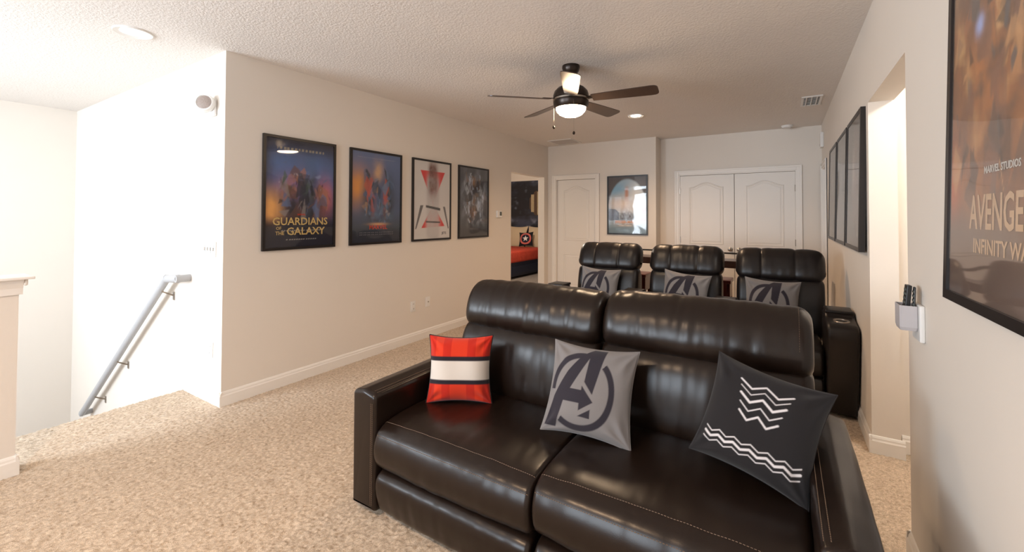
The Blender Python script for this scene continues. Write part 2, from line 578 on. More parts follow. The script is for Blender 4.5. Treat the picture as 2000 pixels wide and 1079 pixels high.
def offset_poly(P, d):
    P = np.asarray(P, float)
    A = np.roll(P, 1, 0); B = np.roll(P, -1, 0)
    def nrm(v):
        n = np.stack([-v[:, 1], v[:, 0]], 1)
        return n / np.maximum(np.linalg.norm(n, axis=1, keepdims=True), 1e-9)
    n1, n2 = nrm(P - A), nrm(B - P)
    n = n1 + n2
    ln = np.linalg.norm(n, axis=1, keepdims=True)
    n = n / np.maximum(ln, 1e-6)
    c = np.maximum((n * n1).sum(1, keepdims=True), .35)
    return P + n * d / c          # inward for counter-clockwise outlines

def arch_outline(x0, x1, z0, z1, rise):
    pts = [(x0, z0), (x1, z0), (x1, z1 - rise)]
    n = 18
    for k in range(1, n):
        t = k / n
        x = x1 + (x0 - x1) * t
        s = (1 - math.cos(2 * math.pi * t)) / 2      # ogee: flat shoulders rising to a crown
        pts.append((x, z1 - rise + rise * s))
    pts.append((x0, z1 - rise))
    return pts

def panel_door(name, w_, h_, panels, loc, knob=None, hinges=(), rz=0):
    """door leaf lying in local xz, face towards -y"""
    m = MB()
    m.box(0, w_, 0, .038, 0, h_, bevel=.002)
    root = m.build(name, 'door_white')
    struct(root)
    root.location = loc
    root.rotation_euler = (0, 0, rz)
    for (x0, x1, z0, z1, rise) in panels:
        o = np.array(arch_outline(x0, x1, z0, z1, rise))
        mm = MB()
        prof = [(0, 0), (.006, -.006), (.013, -.007), (.021, -.001), (.034, -.001), (.046, -.005)]
        rings = []
        for d, y in prof:
            q = offset_poly(o, d)
            rings.append([mm.bm.verts.new((a, y, b)) for a, b in q])
        for a, b in zip(rings[:-1], rings[1:]):
            for k in range(len(a)):
                mm.bm.faces.new((a[k], a[(k + 1) % len(a)], b[(k + 1) % len(a)], b[k]))
        mm.bm.faces.new(rings[-1])
        mm.build('panel', 'door_white', root, fix=True)
    if knob:
        mm = MB()
        mt = Matrix.Rotation(R(90), 3, 'X')
        mm.lathe([(0, 0), (.031, 0), (.031, .006), (.012, .010), (.011, .034), (.022, .042), (.0275, .055), (.025, .066), (.012, .072), (0, .073)], 24, (knob[0], 0, knob[1]), mt)
        tag(mm.build('door_knob', 'nickel', root, smooth='auto'), 'round brushed metal door knob')
    for hx, hz in hinges:
        mm = MB()
        mm.lathe([(0, -.045), (.007, -.045), (.007, .045), (0, .045)], 10, (hx, -.004, hz))
        mm.build('hinge', 'nickel', root)
    return root

dw = D1 - D0 - .036
panel_door('door_1', dw, 2.02, [(.115, dw - .115, .20, .76, 0), (.115, dw - .115, .985, 1.915, .075)], (D0 + .018, YB1 + .045, .005), knob=(dw - .07, .93))
lw = EM - E0 - .020
panel_door('door_2', lw, 2.02, [(.13, lw - .14, .20, .76, 0), (.13, lw - .14, .985, 1.915, .075)], (E0 + .017, YB2 + .006, .005), knob=(lw - .055, .925), hinges=((.0, .23), (.0, 1.045), (.0, 1.79)))
rw = E1 - EM - .020
panel_door('door_3', rw, 2.02, [(.14, rw - .13, .20, .76, 0), (.14, rw - .13, .985, 1.915, .075)], (EM + .003, YB2 + .006, .005), knob=(.055, .925), hinges=((rw, .23), (rw, 1.045), (rw, 1.79)))
gw = G1 - G0 - .036
panel_door('door_4', gw, 2.005, [(.1, gw - .1, .20, .76, 0), (.1, gw - .1, .985, 1.9, .075)], (XR + .05, G1 - .018, .005), rz=R(-90))

# ------------------------------------------------------------------ smooth upholstery lofts
def catmull(P, n):
    P = np.asarray(P, float)
    N = len(P)
    out = []
    per = 14
    for i in range(N):
        p0, p1, p2, p3 = P[i - 1], P[i], P[(i + 1) % N], P[(i + 2) % N]
        for k in range(per):
            t = k / per
            out.append(.5 * ((2 * p1) + (p2 - p0) * t + (2 * p0 - 5 * p1 + 4 * p2 - p3) * t * t + (3 * p1 - p0 - 3 * p2 + p3) * t ** 3))
    out = np.array(out)
    d = np.linalg.norm(np.roll(out, -1, 0) - out, axis=1)
    s = np.concatenate([[0], np.cumsum(d)])
    t = np.linspace(0, s[-1], n, endpoint=False)
    o2 = np.vstack([out, out[:1]])
    return np.stack([np.interp(t, s, o2[:, 0]), np.interp(t, s, o2[:, 1])], 1)

def loft(name, ctrl, x0, x1, m, parent, r=.03, crown=0.0, n=72, nx=30, wr=0.0, wfreq=14.0, seams=(), axis='x', base=(0, 0, 0), seed=0, sharp=False, vseams=()):
    """Closed outline in the (y,z) plane (or (x,z) for axis 'y') swept from x0 to x1 with rounded ends and a crowned middle.
    wr = depth of the creases; seams = outline control indices drawn in; vseams = sweep fractions with a stitched groove.
    Returns object and the vertex grid."""
    P = np.asarray(ctrl, float)
    area2 = np.sum(P[:, 0] * np.roll(P[:, 1], -1) - np.roll(P[:, 0], -1) * P[:, 1])
    if area2 < 0:
        P = P[::-1].copy()
    Q = catmull(P, n) if not sharp else catmull_sharp(P, n)
    st = []
    ne = 6
    for k in range(ne + 1):
        a = (math.pi / 2) * k / ne
        st.append((x0 + r * (1 - math.cos(a)), r * (1 - math.sin(a))))
    L = x1 - x0
    mids = [(x0 + r + (L - 2 * r) * k / nx, 0.0) for k in range(1, nx)]
    ends = [(x1 - (s[0] - x0), s[1]) for s in st[::-1]]
    st = st + mids + ends
    sidx = [int(np.argmin(((Q - np.asarray(ctrl[i])) ** 2).sum(1))) for i in seams]
    G = np.zeros((len(st), n, 3))
    for j, (x, ins) in enumerate(st):
        t = (x - x0) / L
        d = ins - crown * (1 - abs(2 * t - 1) ** 2.6)
        for vs in vseams:
            d += .006 * math.exp(-((x - (x0 + L * vs)) / .006) ** 2) + .006 * math.exp(-((x - (x0 + L * vs)) / .03) ** 2)
        q = offset_poly(Q, d)
        if axis == 'x':
            G[j] = np.stack([np.full(n, x), q[:, 0], q[:, 1]], 1)
        else:
            G[j] = np.stack([q[:, 0], np.full(n, x), q[:, 1]], 1)
    nrm2 = np.zeros_like(Q)
    qq = offset_poly(Q, -1e-3)
    nrm2 = (qq - Q) / 1e-3
    nrm2 /= np.maximum(np.linalg.norm(nrm2, axis=1, keepdims=True), 1e-6)
    for j, (x, ins) in enumerate(st):
        e = min(1, (x - x0) / .05, (x1 - x) / .05)
        for k in range(n):
            dd = 0.0
            if wr and e > 0:
                p = Vector((x * wfreq + seed * 7.3, Q[k, 0] * wfreq * .16, Q[k, 1] * wfreq * .16))
                dd += wr * noise.noise(p) * e + wr * .5 * noise.noise(p * 2.3) * e
            for si in sidx:
                dk = min(abs(k - si), n - abs(k - si))
                if dk == 0: dd -= .004
                elif dk == 1: dd -= .001
            if axis == 'x':
                G[j, k, 1] += nrm2[k, 0] * dd; G[j, k, 2] += nrm2[k, 1] * dd
            else:
                G[j, k, 0] += nrm2[k, 0] * dd; G[j, k, 2] += nrm2[k, 1] * dd
    G -= np.asarray(base)
    ns = len(st)
    V = [tuple(v) for v in G.reshape(-1, 3)]
    Fc = []
    for j in range(ns - 1):
        for k in range(n):
            k2 = (k + 1) % n
            Fc.append((j * n + k, j * n + k2, (j + 1) * n + k2, (j + 1) * n + k))
    Fc.append(tuple(range(n))[::-1])
    Fc.append(tuple(range((ns - 1) * n, ns * n)))
    me = bpy.data.meshes.new(name)
    me.from_pydata(V, [], Fc)
    bm = bmesh.new(); bm.from_mesh(me)
    bmesh.ops.recalc_face_normals(bm, faces=bm.faces[:])
    bm.to_mesh(me); bm.free()
    me.polygons.foreach_set('use_smooth', [True] * len(me.polygons))
    me.set_sharp_from_angle(angle=R(60))
    o = link_mesh(name, me, m, parent)
    return o, G, nrm2, sidx

def catmull_sharp(P, n):
    P = np.asarray(P, float)
    d = np.linalg.norm(np.roll(P, -1, 0) - P, axis=1)
    s = np.concatenate([[0], np.cumsum(d)])
    t = np.linspace(0, s[-1], n, endpoint=False)
    o2 = np.vstack([P, P[:1]])
    return np.stack([np.interp(t, s, o2[:, 0]), np.interp(t, s, o2[:, 1])], 1)

def stitch_line(mb, pts, nrm, dash=.006, gap=.0035, wd=.0012, lift=.0008):
    """dashes of thread along a polyline"""
    pts = [Vector(p) for p in pts]
    L = [0.0]
    for a, b in zip(pts[:-1], pts[1:]):
        L.append(L[-1] + (b - a).length)
    def at(s):
        for i in range(len(pts) - 1):
            if s <= L[i + 1] or i == len(pts) - 2:
                t = (s - L[i]) / max(L[i + 1] - L[i], 1e-9)
                return pts[i].lerp(pts[i + 1], max(0, min(1, t)))
    s = .004
    nrm = Vector(nrm).normalized()
    while s + dash < L[-1]:
        a, b = at(s) + nrm * lift, at(s + dash) + nrm * lift
        d = (b - a).normalized()
        sd = d.cross(nrm).normalized() * wd
        hh = nrm * wd
        v = [mb.bm.verts.new(q) for q in (a - sd, a + sd, a + hh, b - sd, b + sd, b + hh)]
        for f in ((0, 2, 1), (3, 4, 5), (0, 3, 5, 2), (1, 2, 5, 4), (0, 1, 4, 3)):
            mb.bm.faces.new([v[i] for i in f])
        s += dash + gap

def seam_stitches(obj, G, nrm2, si, axis='x', off=2, trim=3):
    mb = MB()
    n = G.shape[1]
    for o in (-off, off):
        k = (si + o) % n
        nn = (0, nrm2[k, 0], nrm2[k, 1]) if axis == 'x' else (nrm2[k, 0], 0, nrm2[k, 1])
        stitch_line(mb, G[trim:-trim, k], nn)
    mb.build('stitching', 'thread', obj, fix=False)['kind'] = 'stuff'

# ------------------------------------------------------------------ front sofa
SX0, SX1, SF = -1.757, 0.208, 1.36
SB = (-.775, 1.85, 0.0)
sofa = thing('reclining_sofa', 'dark brown leather two seat reclining sofa with three cushions on it', 'sofa', SB)
split = -.772
seat_c = [(1.384, .424), (1.360, .395), (1.345, .345), (1.352, .285), (1.385, .246), (1.46, .235), (1.75, .235), (2.02, .25), (2.04, .36), (1.98, .428), (1.80, .444), (1.60, .451), (1.46, .444)]
foot_c = [(1.395, .225), (1.362, .205), (1.352, .165), (1.362, .10), (1.385, .045), (1.44, .035), (1.50, .05), (1.50, .20), (1.45, .228)]
def shifted(c, dy=0, dz=0):
    return [(a + dy, b + dz) for a, b in c]
for k, (xa, xb, dz) in enumerate(((-1.598, split - .004, -.008), (split + .004, .068, .012))):
    o, G, N2, si = loft('seat_cushion', shifted(seat_c, 0, dz), xa, xb, 'leather', sofa, r=.022, crown=.010, n=96, nx=60, wr=.0026, wfreq=14, seams=(0,), base=SB, seed=k)
    seam_stitches(o, G, N2, si[0])
    o, G, N2, si = loft('footrest', shifted(foot_c, 0, dz * .5), xa + .006, xb - .004, 'leather', sofa, r=.02, crown=.006, n=64, nx=60, wr=.0028, wfreq=18, base=SB, seed=k + 3)
# back cushions: a lumbar roll and a headrest roll per seat, leaning back
lum_c = [(1.985, .40), (1.950, .47), (1.960, .60), (1.985, .70), (2.020, .755), (2.06, .775), (2.14, .76), (2.20, .65), (2.17, .45), (2.08, .36)]
head_c = [(2.045, .752), (2.012, .790), (2.008, .850), (2.035, .925), (2.085, .980), (2.150, 1.003), (2.225, .990), (2.265, .93), (2.245, .80), (2.16, .735), (2.09, .735)]
for k, (xa, xb, dz) in enumerate(((-1.603, -.768, 0.0), (-.758, .098, .012))):
    o, G, N2, si = loft('backrest', shifted(lum_c, 0, dz), xa, xb, 'leather', sofa, r=.035, crown=.010, n=80, nx=60, wr=.0036, wfreq=12, base=SB, seed=k + 9)
    h, G, N2, si = loft('headrest', shifted(head_c, 0, dz), xa, xb, 'leather', sofa, r=.05, crown=.010, n=88, nx=70, wr=.0042, wfreq=20, base=SB, seed=k + 14)
    if k == 1:
        # stitched welt round the outer end of the right headrest
        mb = MB()
        q = G[-7]
        stitch_line(mb, q[24:72], (1, 0, 0), lift=.001)
        mb.build('stitching', 'thread', h, fix=False)['kind'] = 'stuff'
def arm_profile(xa, xb, zt):
    ra = .022
    P = [(xa, .03), (xb, .03)]
    for k in range(7):
        a = k / 6 * math.pi / 2
        P.append((xb - ra + ra * math.cos(a), zt - .012 - ra + ra * math.sin(a)))
    P.append(((xa + xb) / 2, zt))
    for k in range(7):
        a = math.pi / 2 + k / 6 * math.pi / 2
        P.append((xa + ra + ra * math.cos(a), zt - .012 - ra + ra * math.sin(a)))
    return P
def arm(name, xa, xb, ya, yb, zt, parent, base, inner):
    Pq = arm_profile(xa, xb, zt)
    L, G, N2, si = loft(name, Pq, ya, yb, 'leather', parent, r=.020, crown=.003, n=110, nx=26, wr=.0016, wfreq=6, axis='y', base=base, sharp=True)
    mb = MB()
    b = Vector(base)
    ix = xb if inner > 0 else xa
    sgn = -1 if inner > 0 else 1
    # twin top stitch along the inner edge and down the front
    for dx in (.010, .026):
        stitch_line(mb, [Vector((ix + sgn * dx, ya + .02 + (yb - ya - .1) * t, zt - .012 + (.0075 if dx > .02 else .0035))) - b for t in np.linspace(0, 1, 20)], (0, 0, 1))
    for dx in (.012, .022):
        stitch_line(mb, [Vector((ix + sgn * dx, ya, .06 + (zt - .11) * t)) - b for t in np.linspace(0, 1, 12)], (0, -1, 0), lift=.0035)
    mb.build('stitching', 'thread', L, fix=False)['kind'] = 'stuff'
    return L
arm('armrest', SX0, -1.600, SF, 2.24, .578, sofa, SB, 1)
arm('armrest', .070, SX1, SF - .03, 2.24, .585, sofa, SB, -1)
m = MB()
m.box(SX0 + .16 - SB[0], SX1 - .14 - SB[0], 1.46 - SB[1], 2.18 - SB[1], .04, .25)
m.build('base', 'leather_dark', sofa)
m = MB()
m.box(-1.60 - SB[0], .08 - SB[0], 2.14 - SB[1], 2.26 - SB[1], .05, .72, bevel=.02, seg=3)
m.build('back_panel', 'leather_dark', sofa)
for fx in (SX0 + .07, SX1 - .07):
    for fy in (SF + .08, 2.15):
        m = MB()
        m.box(fx - .035 - SB[0], fx + .035 - SB[0], fy - .035 - SB[1], fy + .035 - SB[1], -.003, .035, bevel=.006)
        m.build('foot', 'black_plastic', sofa)

# ------------------------------------------------------------------ second row: three recliners
def recliner(label, loc, right_arm, seed):
    t = thing('recliner_chair', label, 'chair', loc, 0, 'recliner chairs in the second row')
    hw, bw = .275, .335
    seat = [(.06, .455), (.022, .42), (.01, .36), (.018, .30), (.05, .262), (.12, .25), (.55, .25), (.64, .27), (.65, .40), (.56, .445), (.35, .465), (.15, .470)]
    o, G, N2, si = loft('seat_cushion', seat, -hw, hw, 'leather_dark', t, r=.025, crown=.012, n=72, nx=24, wr=.003, wfreq=12, seams=(0,), seed=seed)
    foot = [(.055, .245), (.028, .22), (.018, .16), (.026, .09), (.05, .04), (.12, .03), (.15, .22)]
    loft('footrest', foot, -hw, hw, 'leather_dark', t, r=.02, crown=.006, n=48, nx=20, wr=.003, wfreq=14, seed=seed + 2)
    lum = [(.60, .40), (.565, .48), (.585, .62), (.61, .76), (.645, .85), (.70, .875), (.78, .85), (.82, .70), (.78, .50), (.70, .37)]
    loft('backrest', lum, -bw + .01, bw - .01, 'leather_dark', t, r=.05, crown=.012, n=72, nx=26, wr=.003, wfreq=12, seed=seed + 4)
    head = [(.655, .855), (.622, .885), (.628, .95), (.665, 1.04), (.71, 1.090), (.765, 1.112), (.835, 1.100), (.875, 1.03), (.86, .92), (.80, .84), (.72, .835)]
    loft('headrest', head, -bw, bw, 'leather_dark', t, r=.085, crown=.008, n=80, nx=60, wr=.0032, wfreq=16, seed=seed + 6, vseams=(.30, .68))
    m = MB(); m.box(-.28, .28, .12, .80, .04, .26); m.build('base', 'leather_dark', t)
    m = MB(); m.box(-.31, .31, .79, .86, .06, .80, bevel=.02, seg=3); m.build('back_panel', 'leather_dark', t)
    xs_ = [-.378] + ([.376] if right_arm else [])
    for xc in xs_:
        aw = .090
        # arm swept across its width: front scroll, low cup deck, raised lid at the back
        pr = [(.03, .03), (-.02, .25), (-.06, .48), (-.078, .58), (-.066, .636), (-.03, .658), (.08, .668), (.17, .676), (.185, .694), (.26, .704), (.36, .698), (.40, .60), (.41, .03), (.20, .03)]
        o, G, N2, si = loft('armrest', pr, xc - aw, xc + aw, 'leather_dark', t, r=.022, crown=.004, n=110, nx=8, wr=.001, wfreq=8, sharp=True, seed=seed)
        mm = MB()
        mtx = Matrix.Rotation(R(5), 3, 'X')
        mm.lathe([(.030, -.004), (.034, .006), (.046, .007), (.049, .002), (.046, -.004)], 28, (xc, .055, .668), mtx)
        mm.build('cup_holder', 'nickel', o, smooth='auto')
        mm = MB()
        mm.lathe([(0, .0015), (.036, .0015), (.036, -.003), (0, -.003)], 24, (xc, .055, .669), mtx)
        mm.build('cup_well', 'slot_dark', o)
        mm = MB()
        mm.box(xc - aw + .006, xc + aw - .006, .185, .385, .692, .716, bevel=.008, seg=3)
        mm.build('lid', 'leather_dark', o, smooth='auto')
    for fx in (-.25, .25):
        for fy in (.1, .76):
            m = MB(); m.box(fx - .03, fx + .03, fy - .03, fy + .03, -.003, .045); m.build('foot', 'black_plastic', t)
    return t
RY = 3.74
recliner('black leather recliner in the row nearest the single white door', (-1.575, RY, 0), False, 1)
recliner('black leather recliner in the middle of the row of three', (-.808, RY, 0), False, 21)
recliner('black leather recliner against the right wall with a cup holder arm', (-.038, RY, 0), True, 41)

# ------------------------------------------------------------------ cushions
def pillow(name, label, size, thick, center, ez, yaw, tilt, roll, ink, group=None, N=120, pinch=.10, seed=0, piping=None):
    """square cushion; local x right, z up, front face -y. ink(u,v)->rgb arrays with u,v in -1..1"""
    u = np.linspace(-1, 1, N + 1)
    U, Vv = np.meshgrid(u, u)
    prof = (np.clip(1 - np.abs(U) ** 2.0, 0, 1) * np.clip(1 - np.abs(Vv) ** 2.0, 0, 1)) ** .50
    # sides pull in between the pointed corners
    px = U * (1 - pinch * (1 - Vv ** 2) * np.abs(U) ** 2)
    pz = Vv * (1 - pinch * (1 - U ** 2) * np.abs(Vv) ** 2)
    hs = size / 2
    rs = np.random.default_rng(seed)
    crease = np.zeros_like(U)
    for k in range(10):
        a = rs.uniform(0, math.pi); ph = rs.uniform(0, 6.28); fr = rs.uniform(2.5, 7)
        crease += np.sin((U * math.cos(a) + Vv * math.sin(a)) * fr + ph) * .0017
    # corner creases
    for cx in (-1, 1):
        for cz in (-1, 1):
            d = np.sqrt((U - cx) ** 2 + (Vv - cz) ** 2)
            ang = np.arctan2(Vv - cz, U - cx)
            crease += .0065 * np.sin(ang * 9 + seed) * np.exp(-((d - .38) / .24) ** 2)
    yf = -(prof * thick / 2) + crease * (prof > .05) * np.minimum(1, prof * 2)
    yb = prof * thick / 2
    n1 = N + 1
    front = np.stack([px * hs, yf, pz * hs], -1).reshape(-1, 3)
    back = np.stack([px * hs, yb, pz * hs], -1).reshape(-1, 3)
    V = np.concatenate([front, back])
    i = np.arange(n1 * n1).reshape(n1, n1)
    q = np.stack([i[:-1, :-1], i[:-1, 1:], i[1:, 1:], i[1:, :-1]], -1).reshape(-1, 4)
    qb = (q + n1 * n1)[:, ::-1]
    me = bpy.data.meshes.new(name)
    me.from_pydata(V.tolist(), [], np.concatenate([q, qb]).tolist())
    bm = bmesh.new(); bm.from_mesh(me)
    bm.to_mesh(me); bm.free()
    rgb = ink(U.ravel(), Vv.ravel())
    rb = np.tile(ink(np.array([.97]), np.array([-.97])), (n1 * n1, 1))
    at = me.color_attributes.new('ink', 'FLOAT_COLOR', 'POINT')
    allc = np.concatenate([np.concatenate([rgb, rb]), np.ones((2 * n1 * n1, 1))], 1)
    at.data.foreach_set('color', allc.ravel())
    o = link_mesh(name, me, 'fabric_print', smooth=True)
    tag(o, label, 'cushion', group)
    o.matrix_world = Matrix.Translation(center) @ Matrix.Rotation(yaw, 4, 'Z') @ Matrix.Rotation(tilt, 4, 'X') @ Matrix.Rotation(roll, 4, 'Y')
    mb = MB()
    edge = [(front.reshape(n1, n1, 3)[0, k]) for k in range(0, n1, 2)] + [front.reshape(n1, n1, 3)[k, -1] for k in range(0, n1, 2)] + \
           [front.reshape(n1, n1, 3)[-1, k] for k in range(n1 - 1, -1, -2)] + [front.reshape(n1, n1, 3)[k, 0] for k in range(n1 - 1, -1, -2)]
    mb.tube(edge + [edge[0]], .0032 if piping else .0016, 6, cap=False)
    pm = piping or 'edge_%s_%d' % (name, seed)
    if not piping and pm not in MATS:
        mat(pm, tuple(rb[0]), .9, var=.03)
    mb.build('piping' if piping else 'seam', pm, o)
    return o

def smooth_mask(d, w=.012):
    return np.clip(.5 - d / w, 0, 1)

def poly_mask(u, v, P):
    P = np.asarray(P)
    ins = np.zeros(u.shape, bool)
    dist = np.full(u.shape, 9.0)
    n = len(P)
    for i in range(n):
        x1, y1 = P[i]; x2, y2 = P[(i + 1) % n]
        c = ((y1 > v) != (y2 > v))
        with np.errstate(divide='ignore', invalid='ignore'):
            xi = (x2 - x1) * (v - y1) / (y2 - y1 + 1e-12) + x1
        ins ^= c & (u < xi)
        dx, dy = x2 - x1, y2 - y1
        t = np.clip(((u - x1) * dx + (v - y1) * dy) / (dx * dx + dy * dy + 1e-12), 0, 1)
        dist = np.minimum(dist, np.hypot(u - x1 - t * dx, v - y1 - t * dy))
    return smooth_mask(np.where(ins, -dist, dist))

def stroke(u, v, pts, wd):
    d = np.full(u.shape, 9.0)
    for (x1, y1), (x2, y2) in zip(pts[:-1], pts[1:]):
        dx, dy = x2 - x1, y2 - y1
        t = np.clip(((u - x1) * dx + (v - y1) * dy) / (dx * dx + dy * dy + 1e-12), 0, 1)
        d = np.minimum(d, np.hypot(u - x1 - t * dx, v - y1 - t * dy))
    return smooth_mask(d - wd)

def Z2(x, y):
    return ((x - 1462) / 345.0, (556 - y) / 335.0)
A_BODY = [Z2(*p) for p in ((1480, 240), (1580, 240), (1520, 590), (1448, 512), (1458, 330), (1345, 572), (1435, 572), (1435, 540), (1532, 640), (1430, 712), (1430, 662), (1300, 662), (1245, 860), (1145, 850), (1205, 640), (1300, 450), (1400, 310))]
A_TRI = [Z2(*p) for p in ((1425, 752), (1515, 755), (1517, 690))]
def emblem_ink(base=(.205, .19, .186), dark=(.030, .026, .034)):
    def ink(u, v):
        mk = np.maximum(poly_mask(u, v, A_BODY), poly_mask(u, v, A_TRI))
        cx, cy = Z2(1420, 577)
        rr = np.hypot((u - cx) / (262 / 345), (v - cy) / (290 / 335))
        ang = np.degrees(np.arctan2(v - cy, u - cx))
        ring = smooth_mask(np.abs(rr - .91) - .085, .03)
        ok = ((ang > 88) | (ang < -176)) | ((ang < 52) & (ang > -122))
        mk = np.maximum(mk, ring * ok)
        b, d = np.array(base), np.array(dark)
        return b * (1 - mk[:, None]) + d * mk[:, None]
    return ink
def band_ink(u, v):
    """plain stand-in: red cloth with a black edged cream band"""
    red, red2 = np.array((.62, .040, .014)), np.array((.50, .022, .010))
    blk, wht = np.array((.02, .016, .022)), np.array((.62, .56, .50))
    c = np.where(((np.abs(u) % .5) < .25)[:, None], red, red2)
    mb_ = smooth_mask(np.abs(v + .02) - .40)[:, None]
    mw = smooth_mask(np.abs(v + .02) - .27)[:, None]
    c = c * (1 - mb_) + blk * mb_
    return c * (1 - mw) + wht * mw
def chevron_ink(u, v):
    """plain stand-in: black cloth with white line work"""
    b, wht = np.array((.020, .018, .019)), np.array((.68, .64, .64))
    mk = np.zeros(u.shape)
    for k, v0 in enumerate((.66, .54, .40, .24, .08)):
        wd = .44 - .03 * k
        mk = np.maximum(mk, stroke(u, v, [(-wd, v0), (-wd / 2, v0 - .13), (0, v0), (wd / 2, v0 - .13), (wd, v0)], (.016, .008, .020, .010, .016)[k]))
    for v0, wd in ((-.42, .010), (-.52, .022), (-.62, .010)):
        mk = np.maximum(mk, stroke(u, v, [(-.82 + .137 * q, v0 - (.07 if q % 2 else 0)) for q in range(13)], wd))
    return b * (1 - mk[:, None]) + wht * mk[:, None]

pillow('throw_cushion', 'red cushion with a black edged cream band beside the sofa arm', .336, .155, (-1.425, 1.765, .605), 0, R(31), R(-14), R(0), band_ink, seed=3, N=110, piping='piping_black')
GP = 'grey cushions with a dark letter emblem'
pillow('throw_cushion', 'grey cushion with letter A emblem in the middle of the front sofa', .388, .16, (-.715, 1.775, .640), 0, R(6), R(-26), R(1), emblem_ink(), GP, seed=5, N=150)
pillow('throw_cushion', 'black cushion with white zigzag lines leaning on the sofa armrest', .380, .16, (-.078, 1.785, .660), 0, R(-4), R(-24), R(12), chevron_ink, seed=8, N=150)
for k, (px, rl_, who) in enumerate(((-1.605, 3, 'near the single door'), (-.775, 6, 'in the middle'), (-.09, 3, 'beside the right wall'))):
    pillow('throw_cushion', 'grey cushion with letter A emblem on the recliner ' + who, .41, .155, (px, RY + .485, (.672, .684, .673)[k]), 0, R(4), R(-16), R(rl_), emblem_ink(), GP, seed=20 + k, N=110)

# ------------------------------------------------------------------ posters
def text_mesh(txt, size, align='CENTER'):
    c = bpy.data.curves.new('t', 'FONT')
    c.body = txt
    c.size = size
    c.align_x = align
    c.extrude = .0002
    c.offset = size * .016
    c.resolution_u = 2
    o = bpy.data.objects.new('t', c)
    COL.objects.link(o)
    dg = bpy.context.evaluated_depsgraph_get()
    me = bpy.data.meshes.new_from_object(o.evaluated_get(dg))
    bpy.data.objects.remove(o)
    return me

def poster(label, w_, h_, loc, rz, ink, texts=(), res=90, depth=.022, rail=.022, lean=0.0, group='black framed posters'):
    """local: x right, z up, front face -y, back on the wall at y=0, origin at the centre of the back"""
    t = thing('framed_poster', label, 'poster', loc, rz, group)
    t.rotation_euler = (lean, 0, rz)
    hw, hh = w_ / 2, h_ / 2
    def rail_box(p):
        m = MB()
        m.prism(p, depth, 'y', -depth)
        return m
    o = [(-hw, -hh), (hw, -hh), (hw, hh), (-hw, hh)]
    i = [(-hw + rail, -hh + rail), (hw - rail, -hh + rail), (hw - rail, hh - rail), (-hw + rail, hh - rail)]
    for k in range(4):
        k2 = (k + 1) % 4
        rail_box([o[k], o[k2], i[k2], i[k]]).build('frame_rail', 'frame_black', t)
    iw, ih = w_ - 2 * rail, h_ - 2 * rail
    ny = int(res * ih / iw)
    u, v = np.linspace(-1, 1, res + 1), np.linspace(-1, 1, ny + 1)
    U, Vv = np.meshgrid(u, v)
    V = np.stack([U * iw / 2, np.full_like(U, -depth + .008), Vv * ih / 2], -1).reshape(-1, 3)
    idx = np.arange(V.shape[0]).reshape(ny + 1, res + 1)
    q = np.stack([idx[:-1, :-1], idx[:-1, 1:], idx[1:, 1:], idx[1:, :-1]], -1).reshape(-1, 4)
    me = bpy.data.meshes.new('print')
    me.from_pydata(V.tolist(), [], q.tolist())
    rgb = np.clip(ink(U.ravel(), Vv.ravel()) * 1.25, 0, 1)
    at = me.color_attributes.new('ink', 'FLOAT_COLOR', 'POINT')
    at.data.foreach_set('color', np.concatenate([rgb, np.ones((len(V), 1))], 1).ravel())
    pr = link_mesh('print', me, 'print', t)
    for (txt, size, tx, tz, mt, sx) in texts:
        tm = text_mesh(txt, size)
        lo = link_mesh('lettering', tm, mt, pr)
        lo.rotation_euler = (R(90), 0, 0)
        lo.scale = (sx, 1, 1)
        lo.location = (tx, -depth + .0065, tz)
    m = MB()
    m.box(-hw + rail, hw - rail, -depth + .003, -depth + .004, -hh + rail, hh - rail)
    m.build('glazing', 'acrylic', t)
    return t

def fbm(u, v, seed, fr=2.0, oct=5):
    rs = np.random.default_rng(seed)
    out = np.zeros_like(u); amp = 1.0
    for o_ in range(oct):
        for k in range(4):
            a = rs.uniform(0, 6.28); ph = rs.uniform(0, 6.28)
            wx = np.sin(v * fr * 1.3 + ph) * .6
            out += amp * np.sin((u * math.cos(a) + v * math.sin(a)) * fr + wx + ph) / 4
        fr *= 1.9; amp *= .6
    return out / 1.4
def mixc(a, b, t):
    t = np.clip(t, 0, 1)[:, None]
    return a * (1 - t) + np.asarray(b) * t
def blob(u, v, x, y, rx, ry, e=2.0):
    return np.exp(-((np.abs((u - x) / rx)) ** e + (np.abs((v - y) / ry)) ** e))
def flat(u, c):
    return np.tile(np.asarray(c, float), (len(u), 1))

